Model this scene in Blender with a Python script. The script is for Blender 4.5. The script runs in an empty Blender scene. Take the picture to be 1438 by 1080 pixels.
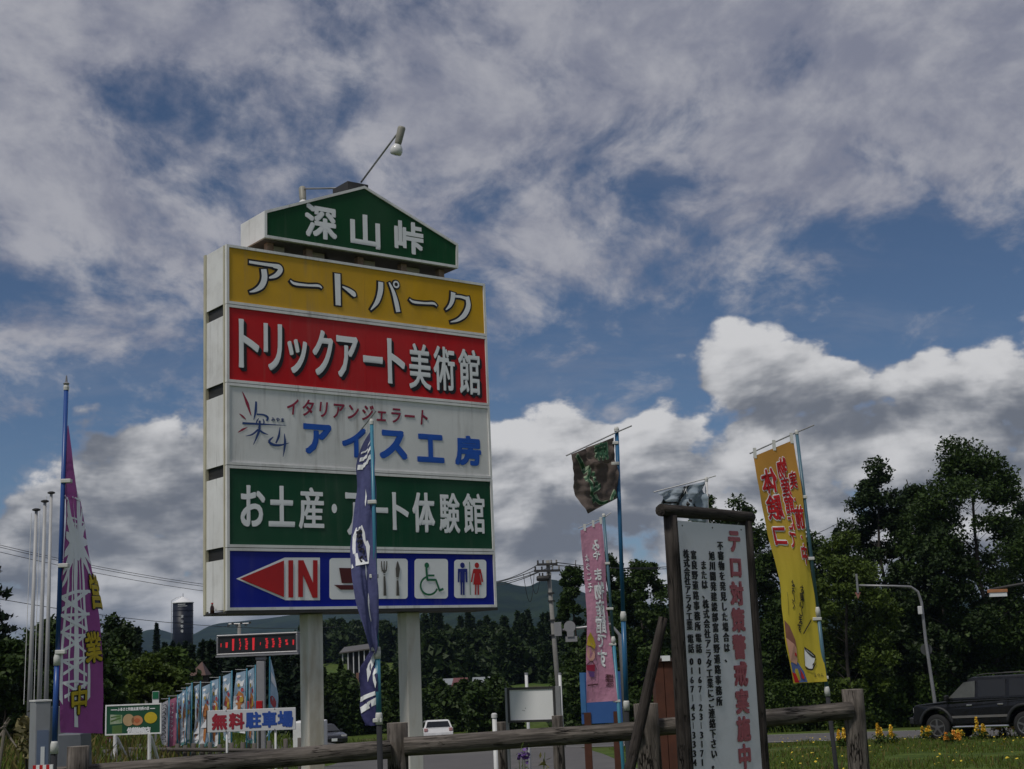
import bpy, bmesh, math, random
import numpy as np
from mathutils import Vector, Matrix, noise as mnoise
R_ = math.radians
random.seed(7); rng = np.random.default_rng(11)
scn = bpy.context.scene
col = scn.collection

# ------------------------------------------------------------------ camera
FPX, CX, CY, EYE = 1998.0, 719.0, 540.0, 1.6
PITCH, ROLL = math.atan(386/FPX), -0.0405
CAMROT = Matrix.Rotation(math.pi/2+PITCH, 3, 'X') @ Matrix.Rotation(ROLL, 3, 'Z')
cam = bpy.data.cameras.new('camera'); camo = bpy.data.objects.new('camera', cam); col.objects.link(camo)
cam.sensor_fit = 'HORIZONTAL'; cam.sensor_width = 36; cam.lens = 36*FPX/1438; cam.clip_start = .1; cam.clip_end = 20000
camo.matrix_world = Matrix.Translation((0, 0, EYE)) @ CAMROT.to_4x4()
scn.camera = camo
# ------------------------------------------------------------------ sun + exposure
SUN_EL, SUN_AZ = R_(56), R_(-143)     # azimuth measured from +Y towards +X: the sun stands behind the camera, to the left
sdir = Vector((math.sin(SUN_AZ)*math.cos(SUN_EL), math.cos(SUN_AZ)*math.cos(SUN_EL), math.sin(SUN_EL)))
sun = bpy.data.lights.new('sun', 'SUN'); sun.energy = 2.0; sun.angle = R_(10); sun.color = (1, .95, .87)
suno = bpy.data.objects.new('sun', sun); col.objects.link(suno)
suno.rotation_euler = sdir.to_track_quat('Z', 'Y').to_euler(); suno.location = (0, 0, 60)
vs = scn.view_settings; vs.view_transform = 'Standard'; vs.look = 'None'; vs.exposure = 0; vs.gamma = 1; vs.use_curve_mapping = False
# ------------------------------------------------------------------ world: nishita sky with a procedural cloud cover
world = bpy.data.worlds.new('World'); scn.world = world; world.use_nodes = True
nt = world.node_tree; nt.nodes.clear()
class NX:
    def __init__(s, t): s.t = t
    def n(s, k, **p):
        x = s.t.nodes.new(k)
        for a, b in p.items(): setattr(x, a, b)
        return x
    def put(s, sock, v):
        if isinstance(v, bpy.types.NodeSocket): s.t.links.new(v, sock)
        elif v is not None: sock.default_value = v
    def m(s, op, a, b=None, c=None, clamp=False):
        x = s.n('ShaderNodeMath', operation=op, use_clamp=clamp)
        for i, v in enumerate((a, b, c)): s.put(x.inputs[i], v) if v is not None else None
        return x.outputs[0]
    def vm(s, op, a, b=None, out=0):
        x = s.n('ShaderNodeVectorMath', operation=op); s.put(x.inputs[0], a)
        if b is not None: s.put(x.inputs[1], b)
        return x.outputs[out]
    def xyz(s, a, b, c):
        x = s.n('ShaderNodeCombineXYZ')
        for i, v in enumerate((a, b, c)): s.put(x.inputs[i], v)
        return x.outputs[0]
    def noise(s, vec, scale, detail=6, rough=.55, dist=0., col=False, lac=2.):
        x = s.n('ShaderNodeTexNoise'); s.put(x.inputs['Vector'], vec)
        x.inputs['Scale'].default_value = scale; x.inputs['Detail'].default_value = detail
        x.inputs['Roughness'].default_value = rough; x.inputs['Distortion'].default_value = dist; x.inputs['Lacunarity'].default_value = lac
        return x.outputs['Color' if col else 'Fac']
    def ss(s, v, a, b, c=0., d=1.):
        x = s.n('ShaderNodeMapRange', interpolation_type='SMOOTHSTEP'); s.put(x.inputs[0], v)
        for i, q in enumerate((a, b, c, d)): s.put(x.inputs[i+1], q)
        return x.outputs[0]
    def lin(s, v, a, b, c=0., d=1.):
        x = s.n('ShaderNodeMapRange'); s.put(x.inputs[0], v)
        for i, q in enumerate((a, b, c, d)): s.put(x.inputs[i+1], q)
        return x.outputs[0]
    def mix(s, f, a, b):
        x = s.n('ShaderNodeMix', data_type='RGBA'); s.put(x.inputs[0], f)
        s.put(x.inputs[6], a if isinstance(a, bpy.types.NodeSocket) else (*a, 1)); s.put(x.inputs[7], b if isinstance(b, bpy.types.NodeSocket) else (*b, 1))
        return x.outputs[2]
    def gauss(s, v, c, w):     # bump of height 1 round c
        d = s.m('DIVIDE', s.m('SUBTRACT', v, c), w)
        return s.m('POWER', 2.718, s.m('MULTIPLY', s.m('MULTIPLY', d, d), -1.))
X = NX(nt)
tc = X.n('ShaderNodeTexCoord'); dirv = tc.outputs['Generated']
sep = X.n('ShaderNodeSeparateXYZ'); X.put(sep.inputs[0], dirv); dx, dy, dz = sep.outputs
el = X.m('MULTIPLY', X.m('ARCSINE', dz), 57.2958)
az = X.m('MULTIPLY', X.m('ARCTAN2', dx, dy), 57.2958)
sky = X.n('ShaderNodeTexSky', sky_type='NISHITA', sun_disc=False)
sky.sun_elevation = SUN_EL; sky.sun_rotation = SUN_AZ; sky.altitude = 1800; sky.air_density = 1.0; sky.dust_density = 0.; sky.ozone_density = 5.5
# high broken sheet, laid out on a plane overhead
zz = X.m('ADD', X.m('MAXIMUM', dz, 0.), .30)
pl = X.xyz(X.m('DIVIDE', dx, zz), X.m('DIVIDE', dy, zz), 3.7)
w1 = X.noise(pl, 3.2, 2, .55, col=True)
plw = X.vm('ADD', pl, X.vm('MULTIPLY', X.vm('SUBTRACT', w1, (.5, .5, .5)), (.12, .12, 0)))
rotm = X.n('ShaderNodeMapping'); rotm.inputs['Rotation'].default_value = (0, 0, R_(-24)); rotm.inputs['Scale'].default_value = (1.15, .8, 1); X.put(rotm.inputs['Vector'], plw)
n_hi = X.noise(rotm.outputs[0], 6.6, 8, .62)
n_big = X.noise(X.vm('ADD', pl, (2.3, 7.1, 0)), 1.9, 2, .5)
cov = X.m('ADD', X.ss(el, 11.5, 20., -.13, .12), X.m('MULTIPLY', X.m('SUBTRACT', n_big, .5), .50))
cov = X.m('ADD', cov, X.m('MULTIPLY', X.m('MULTIPLY', X.gauss(az, -19., 9.), X.gauss(el, 13.2, 1.5)), .19))
cov = X.m('ADD', cov, X.m('MULTIPLY', X.m('MULTIPLY', X.gauss(az, 17., 12.), X.ss(el, 15., 20.)), .10))
hi = X.ss(X.m('ADD', n_hi, cov), .40, .66)
n_ci = X.noise(X.vm('MULTIPLY', plw, (1., 2.2, 1.)), 2.4, 6, .62)
hi = X.m('MAXIMUM', hi, X.m('MULTIPLY', X.ss(n_ci, .46, .76), .34))
hi = X.m('MULTIPLY', hi, .95)
n_hs = X.noise(rotm.outputs[0], 8., 5, .62)
hi_col = X.mix(X.ss(X.m('ADD', X.m('MULTIPLY', n_hs, .5), X.m('MULTIPLY', n_hi, .5)), .40, .64), (.21, .222, .285), (.39, .392, .43))
# cumulus banks low over the horizon
cv = X.vm('MULTIPLY', dirv, (1., 1., 1.55))
wv = X.noise(cv, 5., 1, .5, col=True)
cw = X.vm('ADD', cv, X.vm('MULTIPLY', X.vm('SUBTRACT', wv, (.5, .5, .5)), (.055, .055, .055)))
def cum(vec, det, cells):
    f = X.noise(vec, 9.5, det, .57)
    for sc, wt in cells:
        v = X.n('ShaderNodeTexVoronoi', feature='F1'); v.inputs['Scale'].default_value = sc; X.put(v.inputs['Vector'], vec)
        f = X.m('ADD', f, X.m('MULTIPLY', X.m('SUBTRACT', .46, v.outputs['Distance']), wt*1.6))
    return f
n0 = cum(cw, 7, ((17., .13), (37., .07)))
n1 = cum(X.vm('ADD', cw, (-.012, -.004, .034)), 5, ((17., .13), (37., .07)))
n_top = X.noise(X.xyz(X.m('MULTIPLY', dx, 1.), X.m('MULTIPLY', dy, 1.), 9.1), 3.2, 2, .5)
top = X.m('ADD', 9.4, X.m('MULTIPLY', X.m('SUBTRACT', n_top, .5), 9.))
top = X.m('ADD', top, X.m('MULTIPLY', X.m('MULTIPLY', X.ss(az, -3., 0.), X.ss(az, 26., 40., 1., 0.)), 1.7))
top = X.m('ADD', top, X.m('MULTIPLY', X.gauss(az, 19., 6.), .6))
top = X.m('ADD', top, X.m('MULTIPLY', X.gauss(az, 12., 4.), .5))
top = X.m('ADD', top, X.m('MULTIPLY', X.gauss(az, -14.5, 3.2), 1.0))
top = X.m('ADD', top, X.m('MULTIPLY', X.gauss(az, 7.8, 2.8), 3.6))
top = X.m('SUBTRACT', top, X.m('MULTIPLY', X.gauss(az, -22., 3.5), 3.))
rise = X.m('MINIMUM', X.m('MULTIPLY', X.m('SUBTRACT', top, el), .075), .21)
dens = X.m('ADD', n0, rise)
cmask = X.ss(dens, .505, .595)
n_bd = X.noise(X.vm('MULTIPLY', cw, (1., 1., 2.6)), 6.2, 5, .6)
lit = X.m('ADD', X.m('MULTIPLY', X.m('SUBTRACT', n0, n1), 3.9), .36)
depthy = X.ss(dens, .54, .86)                                   # thick hearts of the clouds are greyer
lit = X.m('SUBTRACT', lit, X.m('MULTIPLY', depthy, .26))
lit = X.m('ADD', lit, X.m('MULTIPLY', X.m('SUBTRACT', n_bd, .49), 2.6))
lit = X.m('ADD', lit, X.ss(el, 4.5, 11., 0., .13))
c_col = X.mix(X.ss(lit, -.30, 1.12), (.145, .160, .190), (.61, .61, .62))
haze_f = X.ss(el, 0., 4., .5, 0.)
c_col = X.mix(haze_f, c_col, (.27, .31, .38))
cl_col = X.mix(cmask, hi_col, c_col)
cl_fac = X.m('MAXIMUM', cmask, hi)
cl_fac = X.m('MULTIPLY', cl_fac, X.ss(el, -2., 0., 0., 1.))
bg1 = X.n('ShaderNodeBackground'); X.put(bg1.inputs[0], sky.outputs[0]); bg1.inputs[1].default_value = .05
bg2 = X.n('ShaderNodeBackground'); X.put(bg2.inputs[0], cl_col); bg2.inputs[1].default_value = 1.0
mx = X.n('ShaderNodeMixShader'); X.put(mx.inputs[0], cl_fac); X.put(mx.inputs[1], bg1.outputs[0]); X.put(mx.inputs[2], bg2.outputs[0])
wo = X.n('ShaderNodeOutputWorld'); X.put(wo.inputs[0], mx.outputs[0])
world.cycles.sampling_method = 'MANUAL'; world.cycles.sample_map_resolution = 512
# ================================================================== helpers
def ray(px, py): return CAMROT @ Vector(((px-CX)/FPX, -(py-CY)/FPX, -1))
def at(px, py, Y):                     # the point of the place that stands Y metres ahead on that line of sight
    d = ray(px, py); return Vector((0, 0, EYE)) + d*(Y/d.y)
def mpp(Y): return Y/FPX               # metres per photograph pixel at that distance
def sstep(a, b, x):
    t = min(1, max(0, (x-a)/(b-a))); return t*t*(3-2*t)
def ground(x, y):
    if y < 7: z = 0.
    elif y < 45: z = -.036*(y-7)
    elif y < 90: z = -1.368-.045*(y-45)
    elif y < 140: z = -3.393-.004*(y-90)
    else: z = -3.593+.035*(y-140)
    z += .9*sstep(-6.8, -10.5, x)*sstep(14, 24, y)*(1-sstep(60, 90, y))
    return z
def tag(o, label=None, cat=None, group=None, kind=None):
    if label: o['label'] = label
    if cat: o['category'] = cat
    if group: o['group'] = group
    if kind: o['kind'] = kind
    return o
WPOS = {}
def thing(name, label, cat, loc, group=None):
    o = bpy.data.objects.new(name, None); o.empty_display_size = .2; col.objects.link(o); o.location = loc
    WPOS[o] = Vector(loc); return tag(o, label, cat, group)
def base_of(p): return WPOS.get(p, Vector((0, 0, 0)))
def link(name, me, mats, parent=None, loc=None):
    o = bpy.data.objects.new(name, me); col.objects.link(o)
    for m in (mats if isinstance(mats, (list, tuple)) else [mats]): me.materials.append(m)
    if parent is not None: o.parent = parent; WPOS[o] = base_of(parent)
    else: WPOS[o] = Vector(loc or (0, 0, 0)); o.location = WPOS[o]
    return o
def mesh(name, V, F, mats, parent=None, loc=None, smooth=False, midx=None):   # V in world coordinates
    b = base_of(parent) if parent is not None else Vector(loc or (0, 0, 0))
    me = bpy.data.meshes.new(name); me.from_pydata([tuple(Vector(v)-b) for v in V], [], F)
    if smooth: me.polygons.foreach_set('use_smooth', [True]*len(F))
    if midx: me.polygons.foreach_set('material_index', midx)
    me.update(); return link(name, me, mats, parent, loc)
class MB:
    def __init__(s): s.V = []; s.F = []
    def add(s, V, F):
        k = len(s.V); s.V += [Vector(v) for v in V]; s.F += [tuple(i+k for i in f) for f in F]; return s
    def box(s, c, u, v, w):           # centre and three half-axis vectors
        c, u, v, w = map(Vector, (c, u, v, w))
        if u.cross(v).dot(w) < 0: u = -u
        P = [c+a*u+b*v+d*w for d in (-1, 1) for b in (-1, 1) for a in (-1, 1)]
        return s.add(P, [(0, 2, 3, 1), (4, 5, 7, 6), (0, 1, 5, 4), (2, 6, 7, 3), (0, 4, 6, 2), (1, 3, 7, 5)])
    def abox(s, x0, x1, y0, y1, z0, z1):
        return s.box(((x0+x1)/2, (y0+y1)/2, (z0+z1)/2), ((x1-x0)/2, 0, 0), (0, (y1-y0)/2, 0), (0, 0, (z1-z0)/2))
    def tube(s, P, r, n=8, cap=True, jit=0.):
        P = [Vector(p) for p in P]; r = r if isinstance(r, (list, tuple)) else [r]*len(P); k = len(s.V); up = None
        for i, p in enumerate(P):
            d = (P[min(i+1, len(P)-1)]-P[max(i-1, 0)]).normalized()
            if up is None: up = (d.orthogonal() if abs(d.z) > .9 else Vector((0, 0, 1)))
            a = d.cross(up).normalized(); up = a.cross(d).normalized()
            for j in range(n):
                t = 2*math.pi*j/n; rr = r[i]*(1+(random.uniform(-jit, jit) if jit else 0))
                s.V.append(p+a*math.cos(t)*rr+up*math.sin(t)*rr)
        for i in range(len(P)-1):
            for j in range(n):
                q = (j+1) % n; s.F.append((k+i*n+j, k+i*n+q, k+(i+1)*n+q, k+(i+1)*n+j))
        if cap: s.F.append(tuple(k+n-1-j for j in range(n))); s.F.append(tuple(k+(len(P)-1)*n+j for j in range(n)))
        return s
    def lathe(s, c, axis, prof, n=16):   # prof: (distance along the axis, radius)
        c = Vector(c); ax = Vector(axis).normalized(); a = ax.orthogonal().normalized(); b = ax.cross(a); k = len(s.V)
        for h, r in prof:
            for j in range(n):
                t = 2*math.pi*j/n; s.V.append(c+ax*h+(a*math.cos(t)+b*math.sin(t))*max(r, 1e-4))
        for i in range(len(prof)-1):
            for j in range(n):
                q = (j+1) % n; s.F.append((k+i*n+j, k+i*n+q, k+(i+1)*n+q, k+(i+1)*n+j))
        s.F.append(tuple(k+n-1-j for j in range(n))); s.F.append(tuple(k+(len(prof)-1)*n+j for j in range(n)))
        return s
    def build(s, name, m, parent=None, loc=None, smooth=False, bevel=0.):
        o = mesh(name, s.V, s.F, m, parent, loc, smooth)
        if bevel:
            b = o.modifiers.new('bevel', 'BEVEL'); b.width = bevel; b.segments = 2; b.limit_method = 'ANGLE'; b.angle_limit = R_(35)
        return o
def catmull(P, n):
    P = [Vector(p) for p in P]; out = []; m = len(P)-1
    for i in range(n+1):
        t = i/n*m; k = min(int(t), m-1); f = t-k
        a, b, c, d = P[max(k-1, 0)], P[k], P[k+1], P[min(k+2, m)]
        out.append(.5*((2*b)+(c-a)*f+(2*a-5*b+4*c-d)*f*f+(3*b-a-3*c+d)*f*f*f))
    return out
def ordinal(i): return ['first', 'second', 'third', 'fourth', 'fifth', 'sixth', 'seventh', 'eighth', 'ninth', 'tenth', 'eleventh', 'twelfth', 'thirteenth', 'fourteenth', 'fifteenth', 'sixteenth'][i]

# ------------------------------------------------------------------ materials
MATS = {}
def mat(name, c, *a, **k):
    st = k.pop('streak', 0.); m = mat0(name, c, *a, **k)
    if st and not m.get('st'):
        m['st'] = 1; t = m.node_tree; b = t.nodes['Principled BSDF']; Y = NX(t); src = b.inputs['Base Color'].links[0].from_socket; co = Y.n('ShaderNodeTexCoord').outputs['Object']
        f = Y.noise(Y.vm('MULTIPLY', co, (1, 1, .07)), 9, 7, .65); g = Y.noise(co, .9, 4, .6); o = Y.mix(Y.m('MULTIPLY', Y.m('MULTIPLY', Y.ss(f, .48, .72), Y.ss(g, .38, .62)), st), src, (.20, .185, .16))
        o = Y.mix(Y.m('MULTIPLY', Y.ss(Y.noise(co, .55, 3, .5), .4, .7), st*.35), o, (.45, .43, .40)); Y.put(b.inputs['Base Color'], o)
    return m
def mat0(name, c, rough=.6, var=.12, scale=6., bump=0., metal=0., stretch=None, dirt=0., dirt_c=(.05, .04, .03), dscale=1.5, spec=.4, emit=0., trans=0., bscale=None, island=0., coat=0., c2=None):
    if name in MATS: return MATS[name]
    m = bpy.data.materials.new(name); m.use_nodes = True; t = m.node_tree; b = t.nodes['Principled BSDF']; Y = NX(t)
    co = Y.n('ShaderNodeTexCoord').outputs['Object']
    if stretch: co = Y.vm('MULTIPLY', co, stretch)
    f = Y.noise(co, scale, 7, .6)
    c = Vector(c); lo = tuple(c*(1-var)); hi = tuple(Vector(c2) if c2 else c*(1+var))
    out = Y.mix(Y.lin(f, .3, .7), lo, hi)
    if island:
        g = Y.n('ShaderNodeNewGeometry').outputs['Random Per Island']
        out2 = Y.mix(g, tuple(c*(1-island)), tuple(Vector((c.x*1.15, c.y, c.z*.8))*(1+island)))
        out = Y.mix(.6, out, out2)
    if dirt:
        d = Y.noise(co, dscale, 8, .62, .3)
        out = Y.mix(Y.m('MULTIPLY', Y.ss(d, .45, .72), dirt), out, dirt_c)
    Y.put(b.inputs['Base Color'], out)
    Y.put(b.inputs['Roughness'], Y.lin(f, .2, .8, max(0, rough-.08), min(1, rough+.08)))
    b.inputs['Metallic'].default_value = metal; b.inputs['Specular IOR Level'].default_value = spec
    b.inputs['Coat Weight'].default_value = coat
    if bump:
        bn = Y.n('ShaderNodeBump'); bn.inputs['Strength'].default_value = 1; bn.inputs['Distance'].default_value = bump
        Y.put(bn.inputs['Height'], Y.noise(co, bscale or scale*2, 6, .65)); Y.put(b.inputs['Normal'], bn.outputs[0])
    if emit: b.inputs['Emission Color'].default_value = (*c, 1); b.inputs['Emission Strength'].default_value = emit
    if trans:
        tr = Y.n('ShaderNodeBsdfTranslucent'); Y.put(tr.inputs[0], out); ms = Y.n('ShaderNodeMixShader'); ms.inputs[0].default_value = trans
        Y.put(ms.inputs[1], b.outputs[0]); Y.put(ms.inputs[2], tr.outputs[0]); Y.put(t.nodes['Material Output'].inputs[0], ms.outputs[0])
    MATS[name] = m; return m
M_white = mat('white_paint', (.78, .78, .77), .45, .05, 3, streak=.55, dirt=.35, dirt_c=(.36, .33, .29), dscale=2.2)
M_letter = mat('white_film', (.84, .85, .86), .4, .04, 4)
M_cream = mat('cream_steel', (.52, .49, .36), .5, .1, 3, dirt=.4, dirt_c=(.22, .15, .08), dscale=4, stretch=(1, 1, .3))
M_post = mat('post_paint', (.70, .67, .62), .5, .07, 2, streak=.5, dirt=.7, dirt_c=(.42, .33, .22), dscale=3.0, stretch=(1, 1, .3))
M_yel = mat('yellow_film', (.62, .345, .008), .5, .08, 3, spec=.2, streak=.3, dirt=.18, dirt_c=(.45, .26, .02), dscale=1.4)
M_red = mat('red_film', (.52, .010, .014), .5, .10, 2, spec=.18, streak=.16)
M_grn = mat('green_film', (.004, .062, .028), .5, .15, 2, spec=.16, streak=.13)
M_grn2 = mat('gable_green_film', (.005, .062, .020), .5, .15, 2, spec=.16, streak=.13)
M_blu = mat('blue_film', (.004, .014, .27), .5, .12, 2, spec=.16, streak=.13)
M_sheet = mat('white_sheet', (.76, .76, .75), .42, .05, 2.5, streak=.5, dirt=.3, dirt_c=(.45, .43, .40), dscale=1.2)
M_black = mat('black_film', (.012, .011, .012), .45, .1, 4)
M_dark = mat('dark_steel', (.035, .034, .034), .6, .2, 4)
M_brownpic = mat('brown_film', (.09, .012, .012), .45, .1, 4)
M_greypic = mat('grey_film', (.10, .09, .08), .45, .1, 4)
M_greenpic = mat('sign_green_film', (.01, .14, .06), .45, .1, 4)
M_bluepic = mat('bright_blue_film', (.010, .095, .48), .45, .1, 4)
M_navypic = mat('logo_blue_film', (.02, .055, .20), .45, .1, 4)
M_crim = mat('crimson_film', (.30, .02, .055), .45, .1, 4)
M_redpic = mat('signal_red_film', (.45, .012, .015), .45, .1, 4)
M_steel = mat('galvanised_steel', (.30, .30, .31), .45, .1, 8, metal=.5, dirt=.3, dirt_c=(.2, .17, .14))
M_rust = mat('rusty_bracket', (.34, .24, .17), .7, .25, 14, dirt=.6, dirt_c=(.16, .07, .03), dscale=9)
def woodmat(name, c, dark, crack):
    m = bpy.data.materials.new(name); m.use_nodes = True; t = m.node_tree; b = t.nodes['Principled BSDF']; Y = NX(t)
    co = Y.n('ShaderNodeTexCoord').outputs['Object']; g = Y.vm('MULTIPLY', co, (1, 1, .07)); c = Vector(c)
    f = Y.noise(g, 48, 8, .65, .4); big = Y.noise(Y.vm('MULTIPLY', co, (1, 1, .35)), 7, 6, .6)
    o = Y.mix(Y.ss(f, .30, .70), tuple(c*.52), tuple(c*1.5)); o = Y.mix(Y.m('MULTIPLY', Y.ss(big, .44, .68), .75), o, dark)
    ck = Y.noise(Y.vm('MULTIPLY', co, (1, 1, .10)), 17, 4, .6, .6); line = Y.ss(Y.m('ABSOLUTE', Y.m('SUBTRACT', ck, .5)), .0, .035, 1., 0.)
    line = Y.m('MULTIPLY', line, Y.ss(Y.noise(co, 3.1, 3, .5), .46, .60)); o = Y.mix(line, o, crack)
    Y.put(b.inputs['Base Color'], o); b.inputs['Roughness'].default_value = .88; b.inputs['Specular IOR Level'].default_value = .2
    bn = Y.n('ShaderNodeBump'); bn.inputs['Distance'].default_value = .012; Y.put(bn.inputs['Height'], Y.m('SUBTRACT', f, Y.m('MULTIPLY', line, 1.2))); Y.put(b.inputs['Normal'], bn.outputs[0]); MATS[name] = m; return m
M_wood = woodmat('weathered_wood', (.135, .118, .104), (.045, .039, .035), (.012, .010, .009))
M_wood2 = woodmat('dark_wood', (.046, .039, .035), (.018, .015, .014), (.006, .005, .005))
M_end = mat('sawn_end', (.20, .175, .145), .85, .2, 20, dirt=.5, dirt_c=(.1, .08, .06), dscale=8)
M_asph = mat('asphalt', (.105, .10, .098), .9, .18, 1.2, bump=.004, bscale=60, dirt=.5, dirt_c=(.15, .142, .132), dscale=.12)
M_alu = mat('white_pole', (.62, .62, .62), .4, .05, 3, dirt=.3, dirt_c=(.3, .28, .25))
M_conc = mat('concrete', (.23, .225, .21), .85, .15, 3, bump=.003, dirt=.4, dirt_c=(.11, .10, .09))
M_fence = mat('grey_wood', (.105, .092, .082), .85, .3, 4, bump=.004, stretch=(6, 6, 1), dirt=.4, dirt_c=(.035, .032, .03))
def leafmat(name, c, v=.45): return mat(name, c, .5, .3, .35, island=v, trans=.22, spec=.15)
L_dark = leafmat('leaf_dark', (.026, .048, .016), .42); L_mid = leafmat('leaf_mid', (.036, .066, .017), .42); L_lit = leafmat('leaf_light', (.066, .105, .021), .42)
L_con = leafmat('needle_dark', (.014, .028, .014), .42); L_bush = leafmat('leaf_bush', (.048, .086, .018), .42)
M_bark = mat('bark', (.040, .034, .029), .9, .35, 6, bump=.01, stretch=(3, 3, .5))
M_glass = mat('dark_glass', (.012, .013, .015), .06, .1, 3, spec=.6)
M_tyre = mat('tyre_rubber', (.016, .016, .017), .85, .2, 10)
M_rim = mat('alloy', (.16, .16, .165), .45, .1, 8, metal=.6)
M_chrome = mat('chrome_trim', (.62, .62, .63), .2, .05, 8, metal=.9)
# ground colours
def grassmat():
    m = bpy.data.materials.new('grass_ground'); m.use_nodes = True; t = m.node_tree; b = t.nodes['Principled BSDF']; Y = NX(t)
    co = Y.n('ShaderNodeTexCoord').outputs['Object']
    f = Y.noise(co, .9, 8, .65); g = Y.noise(co, .13, 5, .6, .4)
    f = Y.m('ADD', Y.m('MULTIPLY', f, .5), Y.m('MULTIPLY', Y.noise(co, 9, 6, .7), .5)); c = Y.mix(Y.ss(f, .40, .60), (.036, .060, .012), (.105, .145, .028))
    c = Y.mix(Y.ss(g, .55, .68), c, (.105, .085, .045)); c = Y.mix(Y.ss(Y.noise(co, .02, 3, .5), .45, .65), c, Y.mix(.5, c, (.06, .12, .03)))
    Y.put(b.inputs['Base Color'], c); b.inputs['Roughness'].default_value = .95; b.inputs['Specular IOR Level'].default_value = .1
    bn = Y.n('ShaderNodeBump'); bn.inputs['Distance'].default_value = .06; Y.put(bn.inputs['Height'], Y.noise(co, 5, 6, .7)); Y.put(b.inputs['Normal'], bn.outputs[0])
    return m
M_grass = grassmat()
def hillmat(name, a, b_):
    m = bpy.data.materials.new(name); m.use_nodes = True; t = m.node_tree; b = t.nodes['Principled BSDF']; Y = NX(t)
    co = Y.n('ShaderNodeTexCoord').outputs['Object']
    c = Y.mix(Y.ss(Y.noise(co, .012, 9, .68), .4, .62), a, b_)
    c = Y.mix(Y.ss(Y.noise(co, .0035, 3, .5), .56, .66), c, (.05, .075, .03))
    Y.put(b.inputs['Base Color'], c); b.inputs['Roughness'].default_value = .95; b.inputs['Specular IOR Level'].default_value = 0
    bn = Y.n('ShaderNodeBump'); bn.inputs['Distance'].default_value = 7; Y.put(bn.inputs['Height'], Y.noise(co, .05, 7, .7)); Y.put(b.inputs['Normal'], bn.outputs[0])
    return m
M_hill = hillmat('forest_hill', (.009, .020, .010), (.024, .042, .016))

# ------------------------------------------------------------------ lettering (the built-in typeface)
_fc = bpy.data.curves.new('glyph', 'FONT'); _fc.resolution_u = 3; _fo = bpy.data.objects.new('glyph', _fc); col.objects.link(_fo)
_gc = {}
def glyph(ch, off=0.):
    k = (ch, off)
    if k not in _gc:
        _fc.body = ch; _fc.offset = off; bpy.context.view_layer.update(); dg = bpy.context.evaluated_depsgraph_get()
        me = bpy.data.meshes.new_from_object(_fo.evaluated_get(dg), depsgraph=dg)
        V = [(v.co.x, v.co.y) for v in me.vertices]; F = [tuple(p.vertices) for p in me.polygons]; bpy.data.meshes.remove(me)
        xs = [v[0] for v in V] or [0, 1]; ys = [v[1] for v in V] or [0, 1]
        _gc[k] = (V, F, (min(xs), min(ys), max(xs), max(ys)))
    return _gc[k]
RING4 = [(0, 0), (.9, .9), (-.9, .9), (.9, -.9), (-.9, -.9), (1, 0), (-1, 0), (0, 1), (0, -1)]
RING8 = [(math.cos(a*math.pi/4), math.sin(a*math.pi/4)) for a in range(8)]
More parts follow.
